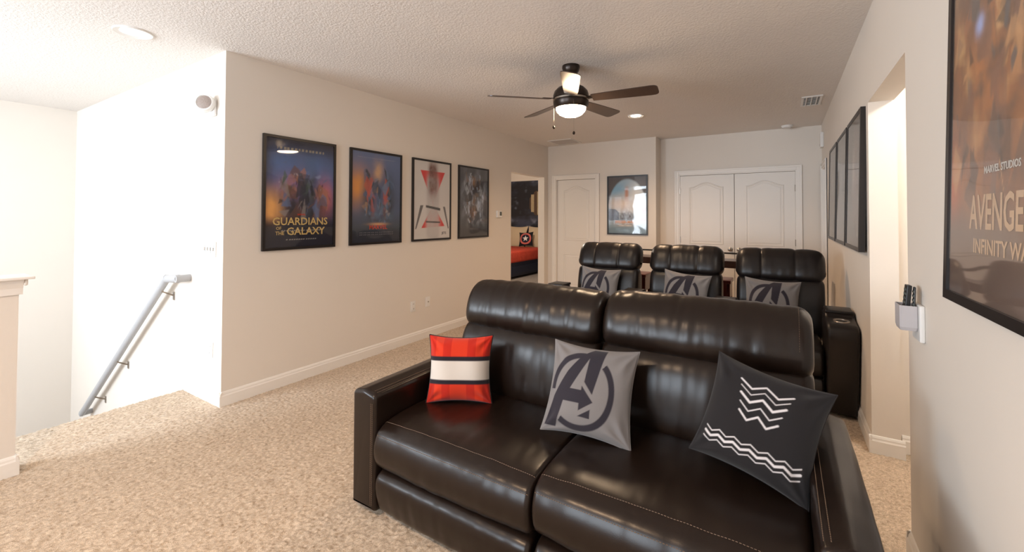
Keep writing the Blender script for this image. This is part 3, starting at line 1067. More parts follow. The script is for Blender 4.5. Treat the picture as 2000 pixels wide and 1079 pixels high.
def shards(c, u, v, seed, n, x0, x1, y0, y1, cols, lo=.06, hi=.22, tall=1.8, op=.85):
    """abstract collage of angular pieces"""
    rs = np.random.default_rng(seed)
    for k in range(n):
        cx, cy = rs.uniform(x0, x1), rs.uniform(y0, y1)
        r = rs.uniform(lo, hi)
        m_ = rs.integers(3, 6)
        a = np.sort(rs.uniform(0, 6.28, m_))
        P = [(cx + r * math.cos(q), cy + r * tall * .66 * math.sin(q)) for q in a]
        c = mixc(c, cols[rs.integers(len(cols))], poly_mask(u, v, P) * op * rs.uniform(.5, 1))
    return c
def ink_nebula(u, v):
    n = fbm(u, v, 1, 3)
    c = flat(u, (.035, .04, .075))
    c = mixc(c, (.07, .16, .38), blob(u, v, .45, .35, .8, .5) * (.75 + .5 * n))
    c = mixc(c, (.07, .15, .36), blob(u, v, -.6, .45, .6, .4) * (.6 + .6 * n))
    c = mixc(c, (.30, .15, .30), blob(u, v, -.25, .12, .5, .25) * (.6 + .6 * n))
    c = mixc(c, (.75, .38, .12), blob(u, v, -.85, -.25, .35, .3) * (.9 + .5 * n))
    c = mixc(c, (.55, .14, .12), blob(u, v, .7, -.05, .25, .35) * (.7 + .6 * n))
    n2 = fbm(u, v, 9, 6)
    c = mixc(c, (.02, .018, .022), blob(u, v, .05, -.15, .55, .62, 3) * (.55 + .8 * n2))
    c = mixc(c, (.10, .13, .10), blob(u, v, .22, .05, .14, .35) * (.4 + .7 * n2))
    c = mixc(c, (.30, .12, .08), blob(u, v, -.02, .12, .12, .35) * (.4 + .8 * n2))
    c = shards(c, u, v, 71, 70, -.6, .75, -.45, .35, [(.02, .02, .025), (.03, .03, .05), (.12, .06, .05), (.05, .09, .07), (.30, .14, .10), (.10, .14, .26), (.22, .20, .20)], .06, .20, 2.0)
    c = shards(c, u, v, 72, 16, -.9, .9, .1, .6, [(.30, .40, .60), (.08, .09, .14), (.45, .40, .42)], .03, .12, .8, .6)
    c = mixc(c, (.012, .013, .022), np.clip((-.42 - v) * 5, 0, 1) * .9)
    c = mixc(c, (.02, .02, .03), np.clip((v - .72) * 4, 0, 1) * .8)
    c = mixc(c, (.35, .30, .2), ((np.abs(v - .83) < .02) & (np.abs(u) < .7) & (np.sin(u * 60) > -.3)).astype(float) * .6)
    for yy, ww in ((-.70, .6), (-.86, .45)):
        c = mixc(c, (.45, .42, .38), ((np.abs(v - yy) < .008) & (np.abs(u) < ww) & (np.sin(u * 90) > -.5)).astype(float) * .7)
    return c
def ink_sunset(u, v):
    n = fbm(u, v, 2, 3)
    c = flat(u, (.07, .09, .16))
    c = mixc(c, (.10, .14, .26), np.clip(v * 1.2, 0, 1))
    c = mixc(c, (.62, .26, .05), blob(u, v, -.85, .25, .5, .38) * (.9 + .4 * n))
    n2 = fbm(u, v, 5, 7)
    c = mixc(c, (.03, .045, .06), np.maximum(blob(u, v, -.35, -.05, .26, .5, 3), blob(u, v, .48, 0, .24, .5, 3)) * (.8 + .4 * n2))
    c = mixc(c, (.05, .09, .18), blob(u, v, .06, .12, .28, .32, 3) * (.8 + .4 * n2))
    c = mixc(c, (.50, .09, .05), np.maximum(blob(u, v, -.18, -.02, .10, .35), blob(u, v, .34, 0, .10, .38)) * (.6 + .6 * n2))
    c = mixc(c, (.48, .30, .18), blob(u, v, .04, .62, .20, .26, 2.5) * (.7 + .5 * n2))
    c = shards(c, u, v, 73, 60, -.55, .65, -.35, .50, [(.03, .05, .08), (.05, .10, .20), (.42, .08, .05), (.02, .025, .03), (.30, .18, .11), (.10, .16, .26)], .06, .17, 2.4)
    c = mixc(c, (.04, .055, .075), np.clip((-.30 - v) * 2.5, 0, 1))
    c = shards(c, u, v, 74, 40, -.5, .6, -.55, -.15, [(.12, .18, .28), (.03, .04, .06), (.25, .22, .22)], .03, .09, 2.0)
    c = mixc(c, (.10, .16, .24), blob(u, v, .1, -.38, .5, .25) * (.3 + .8 * fbm(u, v, 8, 16)))
    c = mixc(c, (.55, .30, .15), blob(u, v, .05, -.60, .35, .03))
    c = mixc(c, (.02, .022, .035), np.clip((-.68 - v) * 8, 0, 1) * .8)
    for yy, ww in ((-.79, .7), (-.83, .7), (.88, .8)):
        c = mixc(c, (.30, .30, .34), ((np.abs(v - yy) < .008) & (np.abs(u) < ww) & (np.sin(u * 80) > -.4)).astype(float) * .5)
    return c
def ink_triangles(u, v):
    n = fbm(u, v, 3, 4)
    c = flat(u, (.56, .54, .53)) + n[:, None] * .02
    c = mixc(c, (.56, .035, .03), poly_mask(u, v, [(-.66, .76), (.70, .76), (.02, -.12)]))
    c = mixc(c, (.56, .035, .03), poly_mask(u, v, [(-.60, -.72), (.70, -.68), (.04, -.10)]))
    g = np.maximum(blob(u, v, .03, .1, .34, .55, 4), blob(u, v, .03, -.62, .36, .42, 4))
    c = mixc(c, (.44, .42, .42), np.clip(g * 1.6, 0, 1) * (.85 + .3 * n))
    c = mixc(c, (.14, .055, .04), np.clip(blob(u, v, .02, .58, .24, .40, 3) * 1.5, 0, 1) * (.8 + .4 * fbm(u, v, 12, 8)))
    c = mixc(c, (.06, .055, .055), poly_mask(u, v, [(-.36, -.13), (.44, -.20), (.44, -.27), (-.36, -.19)]))
    c = mixc(c, (.06, .055, .055), poly_mask(u, v, [(-.36, -.54), (.44, -.56), (.44, -.60), (-.36, -.58)]))
    c = mixc(c, (.12, .11, .11), poly_mask(u, v, [(-.66, -.14), (-.50, -.14), (-.86, -.74), (-.92, -.74)]))
    c = mixc(c, (.12, .11, .11), poly_mask(u, v, [(.60, -.16), (.72, -.16), (.95, -.74), (.90, -.76)]))
    return c
def ink_steel(u, v):
    n = fbm(u, v, 4, 9)
    n2 = fbm(u, v, 14, 4)
    c = flat(u, (.075, .08, .095)) + (n[:, None] * .03)
    c = mixc(c, (.34, .38, .46), blob(u, v, .02, .05, .75, .75, 3) * np.clip(n * 1.4 + .1, 0, .8))
    c = mixc(c, (.02, .02, .025), blob(u, v, .05, .45, .35, .3) * (.7 + .4 * n2))
    c = mixc(c, (.42, .22, .08), blob(u, v, -.05, -.25, .2, .16) * (.7 + .8 * n))
    c = mixc(c, (.40, .50, .68), blob(u, v, .45, -.15, .16, .35) * (.6 + .8 * n))
    c = mixc(c, (.26, .15, .09), blob(u, v, -.05, .60, .16, .12))
    c = shards(c, u, v, 75, 110, -.6, .65, -.5, .75, [(.02, .02, .024), (.10, .11, .13), (.32, .36, .42), (.16, .10, .07), (.40, .48, .62), (.05, .05, .06)], .04, .15, 2.0)
    c = mixc(c, (.05, .05, .055), np.clip((-.55 - v) * 3, 0, 1))
    return c
def ink_street(u, v):
    n = fbm(u, v, 6, 3)
    c = flat(u, (.28, .36, .42))
    c = mixc(c, (.16, .32, .45), blob(u, v, -.55, .55, .6, .3) * (1 + .4 * n))
    c = mixc(c, (.62, .50, .40), blob(u, v, -.2, .02, .9, .32) * (.9 + .3 * n))
    c = mixc(c, (.62, .62, .60), blob(u, v, .5, .3, .45, .5))
    rr = np.hypot(u, (v + .15) * .95)
    c = mixc(c, (.07, .06, .06), np.clip((rr - .98) * 14, 0, 1) * (v > .1))
    c = mixc(c, (.11, .14, .20), poly_mask(u, v, [(-1, -.12), (-.62, -.15), (-.45, -.25), (-.45, -.52), (-1, -.56)]) * .85)
    c = mixc(c, (.32, .15, .09), poly_mask(u, v, [(1, .06), (.68, -.16), (.70, -.55), (1, -.62)]) * .85)
    c = mixc(c, (.10, .09, .10), blob(u, v, -.05, -.40, .5, .14, 3) * np.clip(.6 + fbm(u, v, 7, 14), 0, 1))
    c = mixc(c, (.42, .16, .07), blob(u, v, -.02, .42, .10, .22, 3) * .8)
    c = mixc(c, (.42, .28, .16), blob(u, v, -.1, -.68, .55, .09, 3) * .6)
    c = mixc(c, (.05, .10, .12), np.clip((-.62 - v) * 4, 0, 1) * .6)
    return c
def ink_embers(u, v):
    n = fbm(u, v, 11, 4)
    n2 = fbm(u, v, 13, 9)
    c = flat(u, (.20, .10, .06))
    c = mixc(c, (.55, .22, .08), np.clip(.35 + n * .9, 0, 1) * blob(u, v, -.1, .2, 1.2, .9, 4))
    c = mixc(c, (.80, .50, .22), np.clip(n2 * 1.3 - .2, 0, .8) * blob(u, v, -.3, .5, .9, .6))
    c = mixc(c, (.13, .09, .075), np.clip(n2 * -1.6, 0, .9) * blob(u, v, .1, .15, 1.0, .7, 4))
    c = mixc(c, (.40, .48, .80), blob(u, v, -.38, .56, .07, .05) * 1.2)
    c = mixc(c, (.60, .14, .05), blob(u, v, -.95, -.35, .16, .3) * (.8 + .5 * n))
    c = shards(c, u, v, 76, 120, -1, 1, -.4, 1, [(.07, .055, .05), (.14, .09, .07), (.42, .17, .08), (.62, .34, .16), (.25, .13, .09), (.11, .12, .13)], .05, .18, 2.0)
    c = mixc(c, (.40, .48, .80), blob(u, v, -.38, .56, .07, .05) * 1.2)
    c = mixc(c, (.16, .12, .10), np.clip((-.42 - v) * 5, 0, 1) * .9)
    return c
def ink_dusk(seed, warm):
    def ink(u, v):
        n = fbm(u, v, seed, 4)
        c = flat(u, (.10, .10, .095)) + n[:, None] * .02
        c = mixc(c, warm, blob(u, v, .3, .1, .7, .8) * (.45 + .7 * n))
        c = mixc(c, (.70, .60, .52), blob(u, v, -.1, .3, .16, .35) * (.6 + .7 * n))
        c = mixc(c, (.06, .06, .065), np.clip((-.55 - v) * 3, 0, 1) * .8)
        return c
    return ink

PW, PH_ = .652, .935
pz = 1.582
lr = R(90)   # faces +x
def on_left(yc): return (XL + .001, yc, pz)
poster('dark blue star cloud poster with large gold title, nearest the stairs', PW, PH_, on_left(2.152), lr, ink_nebula,
       (('GUARDIANS', .088, 0, -.262, 'ink_gold', 1.0), ('GALAXY', .088, .045, -.345, 'ink_gold', 1.02), ('OF', .034, -.195, -.300, 'ink_gold', 1.0), ('THE', .040, -.185, -.343, 'ink_gold', 1.0), ('MARVEL', .020, 0, -.182, 'ink_red', 1.0)))
poster('orange and blue dusk poster with small red title at its foot', PW, PH_, on_left(2.960), lr, ink_sunset, (('MARVEL', .060, .015, -.318, 'ink_red', 1.05),))
poster('white poster with two red triangles on the left wall', PW, PH_, on_left(3.771), lr, ink_triangles, (('JETS', .040, .20, -.40, 'ink_dark', 1.1),))
poster('steel grey poster beside the thermostat and bedroom doorway', PW, PH_, on_left(4.574), lr, ink_steel)
poster('pale blue sky poster with orange title between the doors', .645, .935, (-2.081, YB1 - .001, 1.582), 0, ink_street, (('SPIDER-MAN', .058, -.03, -.285, 'ink_orange', 1.0), ('HOMECOMING', .030, -.03, -.335, 'ink_white', 1.0)), res=70)
rr_ = R(-90)  # faces -x
poster('dusky pink poster nearest the hall opening on the right wall', .67, .905, (XR - .001, 3.745, 1.632), rr_, ink_dusk(31, (.42, .24, .19)), (('2018', .035, .20, -.36, 'ink_white', 1.0),), res=60, depth=.034, rail=.026, lean=R(-1.2))
poster('grey poster in the middle of three on the right wall', .67, .905, (XR - .001, 4.475, 1.632), rr_, ink_dusk(32, (.22, .17, .14)), res=60, depth=.034, rail=.026, lean=R(-1.2))
poster('grey poster of the right wall trio nearest the closet doors', .67, .905, (XR - .001, 5.215, 1.632), rr_, ink_dusk(33, (.20, .18, .16)), res=60, depth=.034, rail=.026, lean=R(-1.2))
poster('fiery orange poster with tan title on right wall beside the remote holder', .665, .935, (XR - .001, 1.412, 1.630), rr_, ink_embers,
       (('AVENGERS', .118, .035, -.262, 'ink_tan', .66), ('INFINITY WAR', .050, .035, -.322, 'ink_tan', .98), ('MARVEL STUDIOS', .024, .03, -.130, 'ink_white', 1.0)), res=110, depth=.030, rail=.026, lean=R(-1.5))

# ------------------------------------------------------------------ ceiling fan
FX, FY = -1.452, 3.20
fan = thing('ceiling_fan', 'dark bronze five blade ceiling fan with lit white bowl', 'fan', (FX, FY, H))
m = MB(); m.lathe([(0, 0), (.070, 0), (.072, -.018), (.062, -.050), (.045, -.070), (.020, -.076), (0, -.076)], 36); m.build('canopy', 'bronze', fan, smooth='auto')
m = MB(); m.lathe([(0, -.07), (.013, -.07), (.013, -.165), (0, -.165)], 16); m.build('downrod', 'bronze', fan, smooth='auto')
m = MB(); m.lathe([(0, -.150), (.036, -.150), (.068, -.162), (.107, -.182), (.134, -.210), (.143, -.240), (.143, -.262), (.138, -.266), (.138, -.290), (.143, -.294), (.141, -.322), (.126, -.346), (0, -.346)], 44)
mo = m.build('motor_housing', 'bronze', fan, smooth='auto')
m = MB(); m.lathe([(.138, -.268), (.145, -.272), (.145, -.284), (.138, -.288)], 44); m.build('band', 'nickel', mo, smooth='auto')
m = MB(); m.lathe([(0, -.346), (.119, -.344), (.120, -.354), (.111, -.374), (.090, -.396), (.06, -.410), (.03, -.417), (0, -.418)], 40); m.build('light_bowl', 'bowl_glass', fan, smooth='auto')
for k in range(5):
    a = R(6 + 72 * k)
    rot = Matrix.Rotation(a, 4, 'Z') @ Matrix.Translation((0, 0, -.278)) @ Matrix.Rotation(R(-13), 4, 'X')
    m = MB()
    out = [(.175, -.050), (.30, -.058), (.50, -.066), (.620, -.070)]
    for q in range(1, 7):
        b = -math.pi / 2 + q / 6 * math.pi / 2
        out.append((.640 + .038 * math.cos(b), -.032 + .038 * math.sin(b)))
    out += [(x, -y) for x, y in out[::-1]]
    m.prism(out, .006, 'z', -.003)
    b_ = m.build('blade', 'blade_wood', fan)
    b_.matrix_local = rot
    m = MB(); m.box(.120, .235, -.022, .022, .003, .009, bevel=.002); m.build('blade_bracket', 'bronze', b_)
for cx, cy, ln in ((-.100, -.085, .165), (.075, -.115, .235)):
    m = MB(); m.tube([(cx, cy, -.30), (cx * 1.08, cy * 1.08, -.33), (cx * 1.08, cy * 1.08, -.33 - ln)], .0011, 6)
    pc = m.build('pull_chain', 'nickel', fan)
    m = MB(); m.lathe([(0, .016), (.005, .014), (.011, 0), (.006, -.012), (0, -.014)], 14, (cx * 1.08, cy * 1.08, -.33 - ln - .010)); m.build('pull_knob', 'bronze', pc, smooth='auto')

# ------------------------------------------------------------------ recessed lamps, vents, detectors
def downlight(label, x, y, lens, r=.078):
    t = thing('recessed_light', label, 'light', (x, y, H), 0, 'recessed ceiling lights')
    m = MB(); m.lathe([(r * .78, -.003), (r, -.004), (r * 1.16, -.010), (r * 1.22, -.004), (r * 1.22, 0)], 36); m.build('trim_ring', 'white_plastic', t, smooth='auto')
    m = MB(); m.lathe([(0, -.006), (r * .5, -.006), (r * .8, -.003)], 32); m.build('lens', lens, t)
    return t
downlight('glowing warm recessed ceiling light beyond the ceiling fan', -1.499, 5.187, 'can_lens')
downlight('white recessed ceiling light over the top of the stairs', -3.665, 1.07, 'can_lens_day', .088)
downlight('added unseen recessed light behind the camera for warm fill', -1.5, -.5, 'can_lens')  # added out of view as warm fill, no lamp known there
for cy_, pw in ((5.187, 95), (-.5, 140)):  # first spot is the lamp beyond the fan, second the added fill
    sp = bpy.data.lights.new('recessed_bulb', 'SPOT'); sp.energy = pw; sp.color = WARM; sp.spot_size = R(150); sp.spot_blend = .7; sp.shadow_soft_size = .06
    so = bpy.data.objects.new('recessed_bulb', sp); COL.objects.link(so); so.location = (-1.499, cy_, H - .02)

def vent(name, label, x0, x1, y0, y1, n, m_slat, m_back, along='y'):
    t = thing(name, label, 'vent', ((x0 + x1) / 2, (y0 + y1) / 2, H))
    hx, hy, f = (x1 - x0) / 2, (y1 - y0) / 2, .022
    m = MB()
    m.box(-hx, hx, -hy, -hy + f, -.009, 0, bevel=.002); m.box(-hx, hx, hy - f, hy, -.009, 0, bevel=.002)
    m.box(-hx, -hx + f, -hy + f, hy - f, -.009, 0, bevel=.002); m.box(hx - f, hx, -hy + f, hy - f, -.009, 0, bevel=.002)
    m.build('frame', 'white_plastic', t)
    m = MB(); m.box(-hx + f, hx - f, -hy + f, hy - f, -.0015, 0); m.build('backing', m_back, t)
    for k in range(n):
        c = -hy + f + (2 * hy - 2 * f) * (k + .5) / n
        m = MB()
        m.box(-hx + f, hx - f, c - .003, c + .003, -.009, -.004)
        m.build('slat', m_slat, t)
    return t
v1 = vent('ceiling_vent', 'small white ceiling register with dark slots near the right wall', .165, .345, 5.26, 5.69, 6, 'white_plastic', 'slot_dark')
for k in range(3):
    m = MB(); x = -.045 + .045 * k
    m.box(x - .004, x + .004, -.19, .19, -.011, -.002); m.build('divider', 'white_plastic', v1)
vent('ceiling_vent', 'flush square return air grille in the ceiling corner', -3.22, -2.80, 6.17, 6.60, 12, 'grille_tan', 'slot_tan')
t = thing('smoke_detector', 'round white smoke detector on ceiling above the closet doors', 'detector', (.05, 6.80, H))
m = MB(); m.lathe([(0, -.036), (.04, -.036), (.058, -.028), (.066, -.012), (.068, 0), (0, 0)], 28); m.build('body', 'white_plastic', t, smooth='auto')
m = MB(); m.lathe([(.050, -.0325), (.054, -.034), (.057, -.0300)], 28); m.build('vent_ring', 'grey_plastic', t)
t = thing('door_chime', 'small cream box high on right wall in the far corner', 'chime', (XR, 6.73, 2.38))
m = MB(); m.box(-.035, 0, -.075, .075, -.095, .095, bevel=.006); m.build('cover', 'white_plastic', t)
m = MB(); m.box(-.0365, -.034, -.05, .05, -.07, -.05); m.build('slot', 'grey_plastic', t)

# wall plates -----------------------------------------------------------------
def outlet(label, loc, rz, group='wall outlets'):
    t = thing('wall_outlet', label, 'outlet', loc, rz, group)
    m = MB(); m.box(-.036, .036, -.006, 0, -.058, .058, bevel=.003); m.build('plate', 'white_plastic', t)
    for z in (-.026, .026):
        m = MB(); m.box(-.017, .017, -.0085, -.004, z - .015, z + .015, bevel=.003); s = m.build('socket', 'white_plastic', t)
        for dx in (-.006, .006):
            m = MB(); m.box(dx - .0015, dx + .0015, -.0092, -.008, z - .004, z + .006); m.build('slot', 'slot_dark', s)
    return t
outlet('white wall outlet under the poster with red triangles, nearer the stairs', (XL, 3.482, .395), lr)
t = thing('cable_plate', 'plain white wall plate beside the outlet under the poster row', 'wall plate', (XL, 3.717, .410), lr)
m = MB(); m.box(-.036, .036, -.006, 0, -.058, .058, bevel=.003); m.build('plate', 'white_plastic', t)
m = MB(); m.lathe([(0, 0), (.006, 0), (.006, .010), (0, .010)], 12, (0, -.005, 0), Matrix.Rotation(R(90), 3, 'X')); m.build('jack', 'nickel', t)
outlet('white wall outlet low on the stair wall below the handrail', (-3.646, YC, .39), 0)
t = thing('light_switch', 'white four gang light switch plate above the stair handrail', 'switch', (-3.69, YC, 1.142))
m = MB(); m.box(-.104, .104, -.007, 0, -.058, .058, bevel=.003); m.build('plate', 'white_plastic', t)
for k in range(4):
    x = -.069 + .046 * k
    m = MB(); m.box(x - .006, x + .006, -.018, -.006, -.013, .013, bevel=.003); m.build('toggle', 'white_plastic', t)
    m = MB(); m.box(x + .008, x + .011, -.0078, -.006, -.033, .033); m.build('slot', 'screen_grey', t)  # dark strip painted in as the shadow line beside the toggle
t = thing('thermostat', 'small white thermostat on wall beside the bedroom doorway', 'thermostat', (XL, 5.17, 1.43), lr)
m = MB(); m.box(-.062, .062, -.024, 0, -.05, .05, bevel=.006); m.build('body', 'white_plastic', t)
m = MB(); m.box(.0, .050, -.026, -.022, -.022, .034, bevel=.002); m.build('screen', 'screen_grey', t)
# round sounder on the stair wall
t = thing('wall_speaker', 'white wall device with round brown grille above the stairs', 'speaker', (-3.66, YC, 2.22))
m = MB(); m.box(-.035, .055, -.022, 0, -.075, .055, bevel=.010, seg=3); m.build('bracket', 'white_plastic', t)
aim = Vector((.62, -.78, .10)).to_track_quat('Z', 'Y').to_matrix()
cc = (.012, -.055, .015)
m = MB(); m.lathe([(0, -.05), (.04, -.05), (.058, -.02), (.064, .015), (.062, .032), (.055, .036), (.052, .030), (0, .030)], 32, cc, aim); m.build('housing', 'white_plastic', t, smooth='auto')
m = MB(); m.lathe([(0, .040), (.03, .038), (.050, .032), (.0505, .030)], 32, cc, aim); m.build('grille', 'grille_brown', t, smooth='auto')
m = MB(); m.box(-.15, -.045, -.045, 0, -.028, .028, bevel=.010, seg=3); m.build('sensor', 'white_plastic', t)

# ------------------------------------------------------------------ handrail
t = thing('handrail', 'sloping white wooden handrail on metal brackets along the stair wall', 'handrail', (-4.2, YC, .87))
hr = [(0.225, 0, .035), (0.20, -.075, .035), (-.02, -.078, .030), (-2.10, -.078, -1.56), (-2.20, -.078, -1.60), (-2.22, 0, -1.60)]
m = MB()
def bar(m, a, b, wy, wz):
    a, b = Vector(a), Vector(b)
    d = (b - a).normalized(); s = Vector((0, 1, 0)) if abs(d.y) < .9 else Vector((1, 0, 0)); n = d.cross(s).normalized(); s = n.cross(d).normalized()
    oc = []
    for q in range(12):
        g = 2 * math.pi * q / 12
        oc.append(s * math.cos(g) * wy + n * math.sin(g) * wz)
    r1 = [m.bm.verts.new(a + o) for o in oc]; r2_ = [m.bm.verts.new(b + o) for o in oc]
    for q in range(12): m.bm.faces.new((r1[q], r1[(q + 1) % 12], r2_[(q + 1) % 12], r2_[q]))
    m.bm.faces.new(r1[::-1]); m.bm.faces.new(r2_)
bar(m, (.19, -.078, .030), (-.035, -.078, .012), .027, .032)
bar(m, (-.02, -.078, .022), (-2.10, -.078, -1.575), .027, .032)
bar(m, (.19, -.10, .030), (.19, 0, .030), .024, .028)
bar(m, (-2.09, -.10, -1.57), (-2.09, 0, -1.57), .024, .028)
m.build('rail', 'rail_white', t, smooth='auto')
for bx_ in (-.12, -1.10, -1.70):
    z = .022 + (bx_ + .02) * (1.597 / 2.08)
    m = MB(); m.tube([(bx_, -.078, z - .02), (bx_, -.076, z - .045), (bx_ + .01, -.05, z - .06), (bx_ + .02, -.006, z - .085)], .0065, 8)
    b_ = m.build('bracket', 'nickel', t, smooth='auto')
    m = MB(); m.box(bx_ + .003, bx_ + .037, -.006, 0, z - .125, z - .055, bevel=.003); m.build('bracket_plate', 'nickel', b_)

# ------------------------------------------------------------------ remote holder and remotes on the right wall
t = thing('remote_holder', 'light grey plastic remote holder mounted on right wall', 'holder', (XR, 2.20, 1.03))
m = MB(); m.box(-.016, 0, -.060, .055, -.095, .040, bevel=.005, seg=3); m.build('wall_plate', 'white_plastic', t)
m = MB()
c = [(-.068, -.038), (-.063, -.045), (-.020, -.045), (-.014, -.038), (-.014, .038), (-.020, .045), (-.063, .045), (-.068, .038)]
oc = [(x, y) for x, y in c]
ic = [(x * .94 - .003, y * .9) for x, y in c]
n = len(c)
rg = [[m.bm.verts.new((x, y, z)) for x, y in pp] for pp, z in ((oc, .035), (oc, -.045), ([(x * .9 - .004, y * .85) for x, y in c], -.058))]
rin = [[m.bm.verts.new((x, y, z)) for x, y in ic] for z in (.035, -.04)]
for a, b in zip(rg[:-1], rg[1:]):
    for k in range(n): m.bm.faces.new((a[k], a[(k + 1) % n], b[(k + 1) % n], b[k]))
m.bm.faces.new(rg[-1])
for k in range(n):
    m.bm.faces.new((rg[0][k], rg[0][(k + 1) % n], rin[0][(k + 1) % n], rin[0][k]))
    m.bm.faces.new((rin[0][k], rin[0][(k + 1) % n], rin[1][(k + 1) % n], rin[1][k]))
m.bm.faces.new(rin[-1])
m.build('pocket', 'grey_plastic', t)
def remote(label, loc, ry, hw, th, ln):
    t = thing('remote_control', label, 'remote', loc, 0)
    t.rotation_euler = (0, ry, 0)
    m = MB(); m.box(-th / 2, th / 2, -hw, hw, 0, ln, bevel=.003); m.build('body', 'black_plastic', t)
    for r_ in range(6):
        for c_ in range(3):
            m = MB(); y = -hw * .6 + hw * .6 * c_; z = ln - .018 - .016 * r_
            m.box(-.0012, .0012, y - .0035, y + .0035, z - .004, z + .004)
            o = m.build('button', 'screen_grey', t); o.location.x = -th / 2
    # side ribs
    return t
remote('black remote control with grey buttons standing in the grey wall holder', (XR - .048, 2.195, .995), R(5), .021, .015, .145)
remote('slim dark remote control leaning behind another in the grey holder', (XR - .026, 2.180, .995), R(2), .010, .006, .140)

# ------------------------------------------------------------------ bar table and stools behind the recliners
t = thing('bar_table', 'long dark brown bar table behind the row of recliners', 'table', (-.85, 5.55, 0))
m = MB(); m.box(-1.10, 1.10, -.17, .17, .825, .905, bevel=.006); m.build('table_top', 'espresso_wood', t)
m = MB(); m.tube([(-1.06, .15, .905), (-1.06, .15, .968), (1.06, .15, .968), (1.06, .15, .905)], .010, 8); m.build('rail', 'black_metal', t)
for x in (-1.04, 1.04):
    for y in (-.12, .12):
        m = MB(); m.box(x - .03, x + .03, y - .03, y + .03, 0, .825, bevel=.004); m.build('leg', 'espresso_wood', t)
def stool(label, x):
    t = thing('bar_stool', label, 'stool', (x, 5.14, 0), 0, 'mahogany bar stools')
    m = MB(); m.box(-.20, .20, -.15, .15, .700, .738, bevel=.008, seg=3); m.build('seat', 'mahogany', t)
    for s in (-1, 1):
        m = MB()
        m.prism([(-.125, .70), (.125, .70), (.155, 0), (.105, 0), (.08, .55), (-.08, .55), (-.105, 0), (-.155, 0)], .028, 'x', s * .175 - .014)
        m.build('leg_panel', 'mahogany', t)
    m = MB(); m.box(-.161, .161, -.142, -.118, .46, .70, bevel=.003); m.build('front_panel', 'mahogany', t)
    m = MB(); m.box(-.161, .161, -.012, .012, .22, .255, bevel=.003); m.build('stretcher', 'mahogany', t)
    return t
stool('mahogany bar stool showing behind the gap beside the single door recliner', -1.535)
stool('mahogany bar stool showing behind the gap beside the wall side recliner', -.665)

# ------------------------------------------------------------------ bedroom seen through the doorway
def mural_ink(u, v):
    n = fbm(u, v, 51, 6); n2 = fbm(u, v, 52, 14)
    c = flat(u, (.012, .012, .018))
    c = mixc(c, (.055, .06, .10), np.clip(n * 1.2 + .1, 0, .8))
    return mixc(c, (.22, .24, .32), np.clip(n2 * n * 2.2 - .25, 0, .7))
res = 120
u = np.linspace(-1, 1, res + 1); U, Vv = np.meshgrid(u, u)
V = np.stack([-5.7 + U * 1.9, np.full_like(U, 0) + BY1 - .006, 1.19 + Vv * 1.19], -1).reshape(-1, 3)
idx = np.arange(len(V)).reshape(res + 1, res + 1)
q = np.stack([idx[:-1, :-1], idx[:-1, 1:], idx[1:, 1:], idx[1:, :-1]], -1).reshape(-1, 4)
me = bpy.data.meshes.new('wall_mural'); me.from_pydata(V.tolist(), [], q.tolist())
at = me.color_attributes.new('ink', 'FLOAT_COLOR', 'POINT')
at.data.foreach_set('color', np.concatenate([np.clip(mural_ink(U.ravel() * 1.5, Vv.ravel()), 0, 1), np.ones((len(V), 1))], 1).ravel())
o = link_mesh('wall_mural', me, 'mural')
tag(o, 'dark navy speckled mural covering the bedroom wall', 'mural')
t = thing('wall_plaque', 'octagonal plaque of brown and tan planks on the bedroom mural', 'plaque', (-5.53, BY1 - .008, 1.76))
oc = [(.36 * math.cos(R(22.5 + 45 * k)), .36 * math.sin(R(22.5 + 45 * k))) for k in range(8)]
m = MB(); m.prism(oc, .02, 'y', -.02); m.build('backing', 'plank_dark', t)
for k in range(6):
    x0 = -.28 + k * .094
    zz = min(.31, .33 + .14 - abs(x0 + .047) if abs(x0 + .047) > .13 else .31)
    m = MB(); m.box(x0, x0 + .088, -.030, -.020, -zz, zz); m.build('plank', 'plank_light' if k % 2 == 0 else 'plank_dark', t)
t = thing('bed', 'navy wooden bed with red blanket in the bedroom', 'bed', (-5.9, 9.0, 0))
m = MB(); m.box(-.80, .80, -1.05, 1.10, .05, .40, bevel=.01); m.build('bed_frame', 'navy_wood', t)
m = MB(); m.box(-.70, .812, -.90, .95, .10, .27, bevel=.005); m.build('drawer', 'navy_wood', t)
m = MB(); m.box(.74, .83, -1.12, -1.04, 0, .66, bevel=.008); m.box(-.83, .83, -1.10, -1.06, .2, .58); m.build('footboard', 'navy_wood', t)
m = MB(); m.box(-.79, .79, -1.02, 1.06, .40, .56, bevel=.03, seg=3); m.build('mattress', 'cream_cloth', t)
m = MB(); m.box(-.83, .835, -1.03, .72, .36, .615, bevel=.045, seg=4)
bl = m.build('blanket', 'red_blanket', t, smooth='auto')
def plain(c):
    return lambda u, v: flat(u, c)
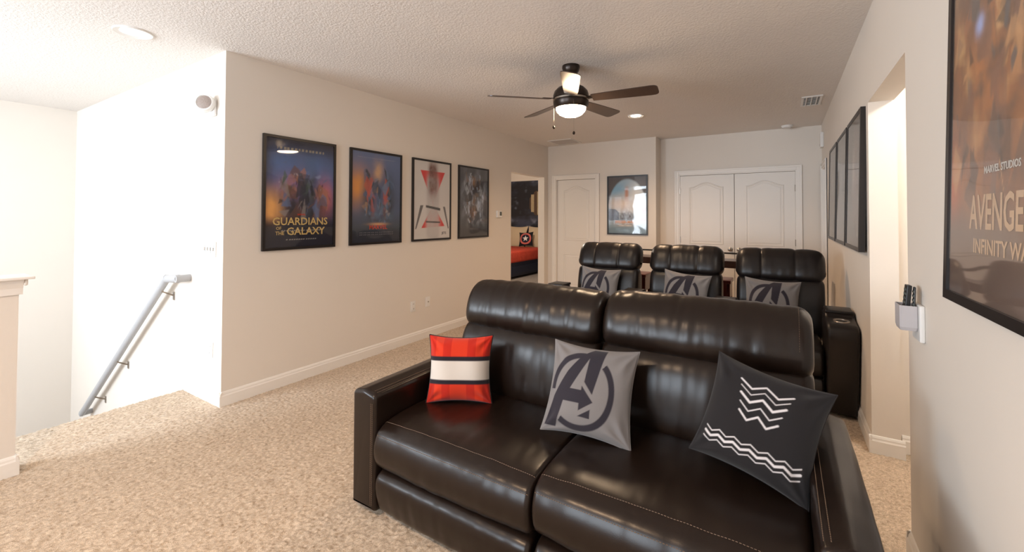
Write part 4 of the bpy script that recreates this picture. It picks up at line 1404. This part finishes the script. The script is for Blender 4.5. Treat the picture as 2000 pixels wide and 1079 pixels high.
def star_ink(u, v):
    rr = np.hypot(u, v)
    c = flat(u, (.012, .012, .016))
    for r0, col in ((.84, (.52, .13, .11)), (.60, (.015, .015, .03))):
        c = mixc(c, col, smooth_mask(rr - r0, .04))
    P = []
    for k in range(10):
        a = R(90 + 36 * k); r_ = .44 if k % 2 == 0 else .18
        P.append((r_ * math.cos(a), r_ * math.sin(a)))
    return mixc(c, (.7, .68, .66), poly_mask(u, v, P))
pillow('bed_pillow', 'cream bed pillow behind the star cushion on the bed', .62, .16, (-6.12, 9.95, .850), 0, R(0), R(-22), 0, plain((.58, .46, .32)), 'cream bed pillows', N=40, seed=61)
pillow('bed_pillow', 'cream bed pillow at the bed edge nearest the plaque', .62, .16, (-5.48, 9.95, .850), 0, R(0), R(-22), 0, plain((.58, .46, .32)), 'cream bed pillows', N=40, seed=62)
pillow('throw_cushion', 'black cushion with ringed star emblem on the bed', .38, .13, (-5.62, 9.62, .815), 0, R(12), R(-20), R(-4), star_ink, N=90, seed=63)
t = thing('bedroom_light', 'white dome ceiling lamp inside the bedroom', 'light', (-4.55, 6.6, H))
m = MB(); m.lathe([(0, 0), (.15, 0), (.15, -.02), (.12, -.06), (.05, -.085), (0, -.088)], 28); m.build('dome', 'white_plastic', t, smooth='auto')
bl_ = bpy.data.lights.new('bedroom_bulb', 'POINT'); bl_.energy = 150; bl_.color = (1, .86, .70); bl_.shadow_soft_size = .1
bo = bpy.data.objects.new('bedroom_bulb', bl_); COL.objects.link(bo); bo.location = (-4.55, 6.6, H - .16)
t = thing('hall_light', 'white dome ceiling lamp in the side hall', 'light', (1.16, 2.55, H))
m = MB(); m.lathe([(0, 0), (.15, 0), (.15, -.02), (.12, -.05), (.05, -.065), (0, -.068)], 28); m.build('dome', 'white_plastic', t, smooth='auto')
hl = bpy.data.lights.new('hall_bulb', 'POINT'); hl.energy = 40; hl.color = (1, .95, .88); hl.shadow_soft_size = .08
ho = bpy.data.objects.new('hall_bulb', hl); COL.objects.link(ho); ho.location = (1.16, 2.55, H - .14)
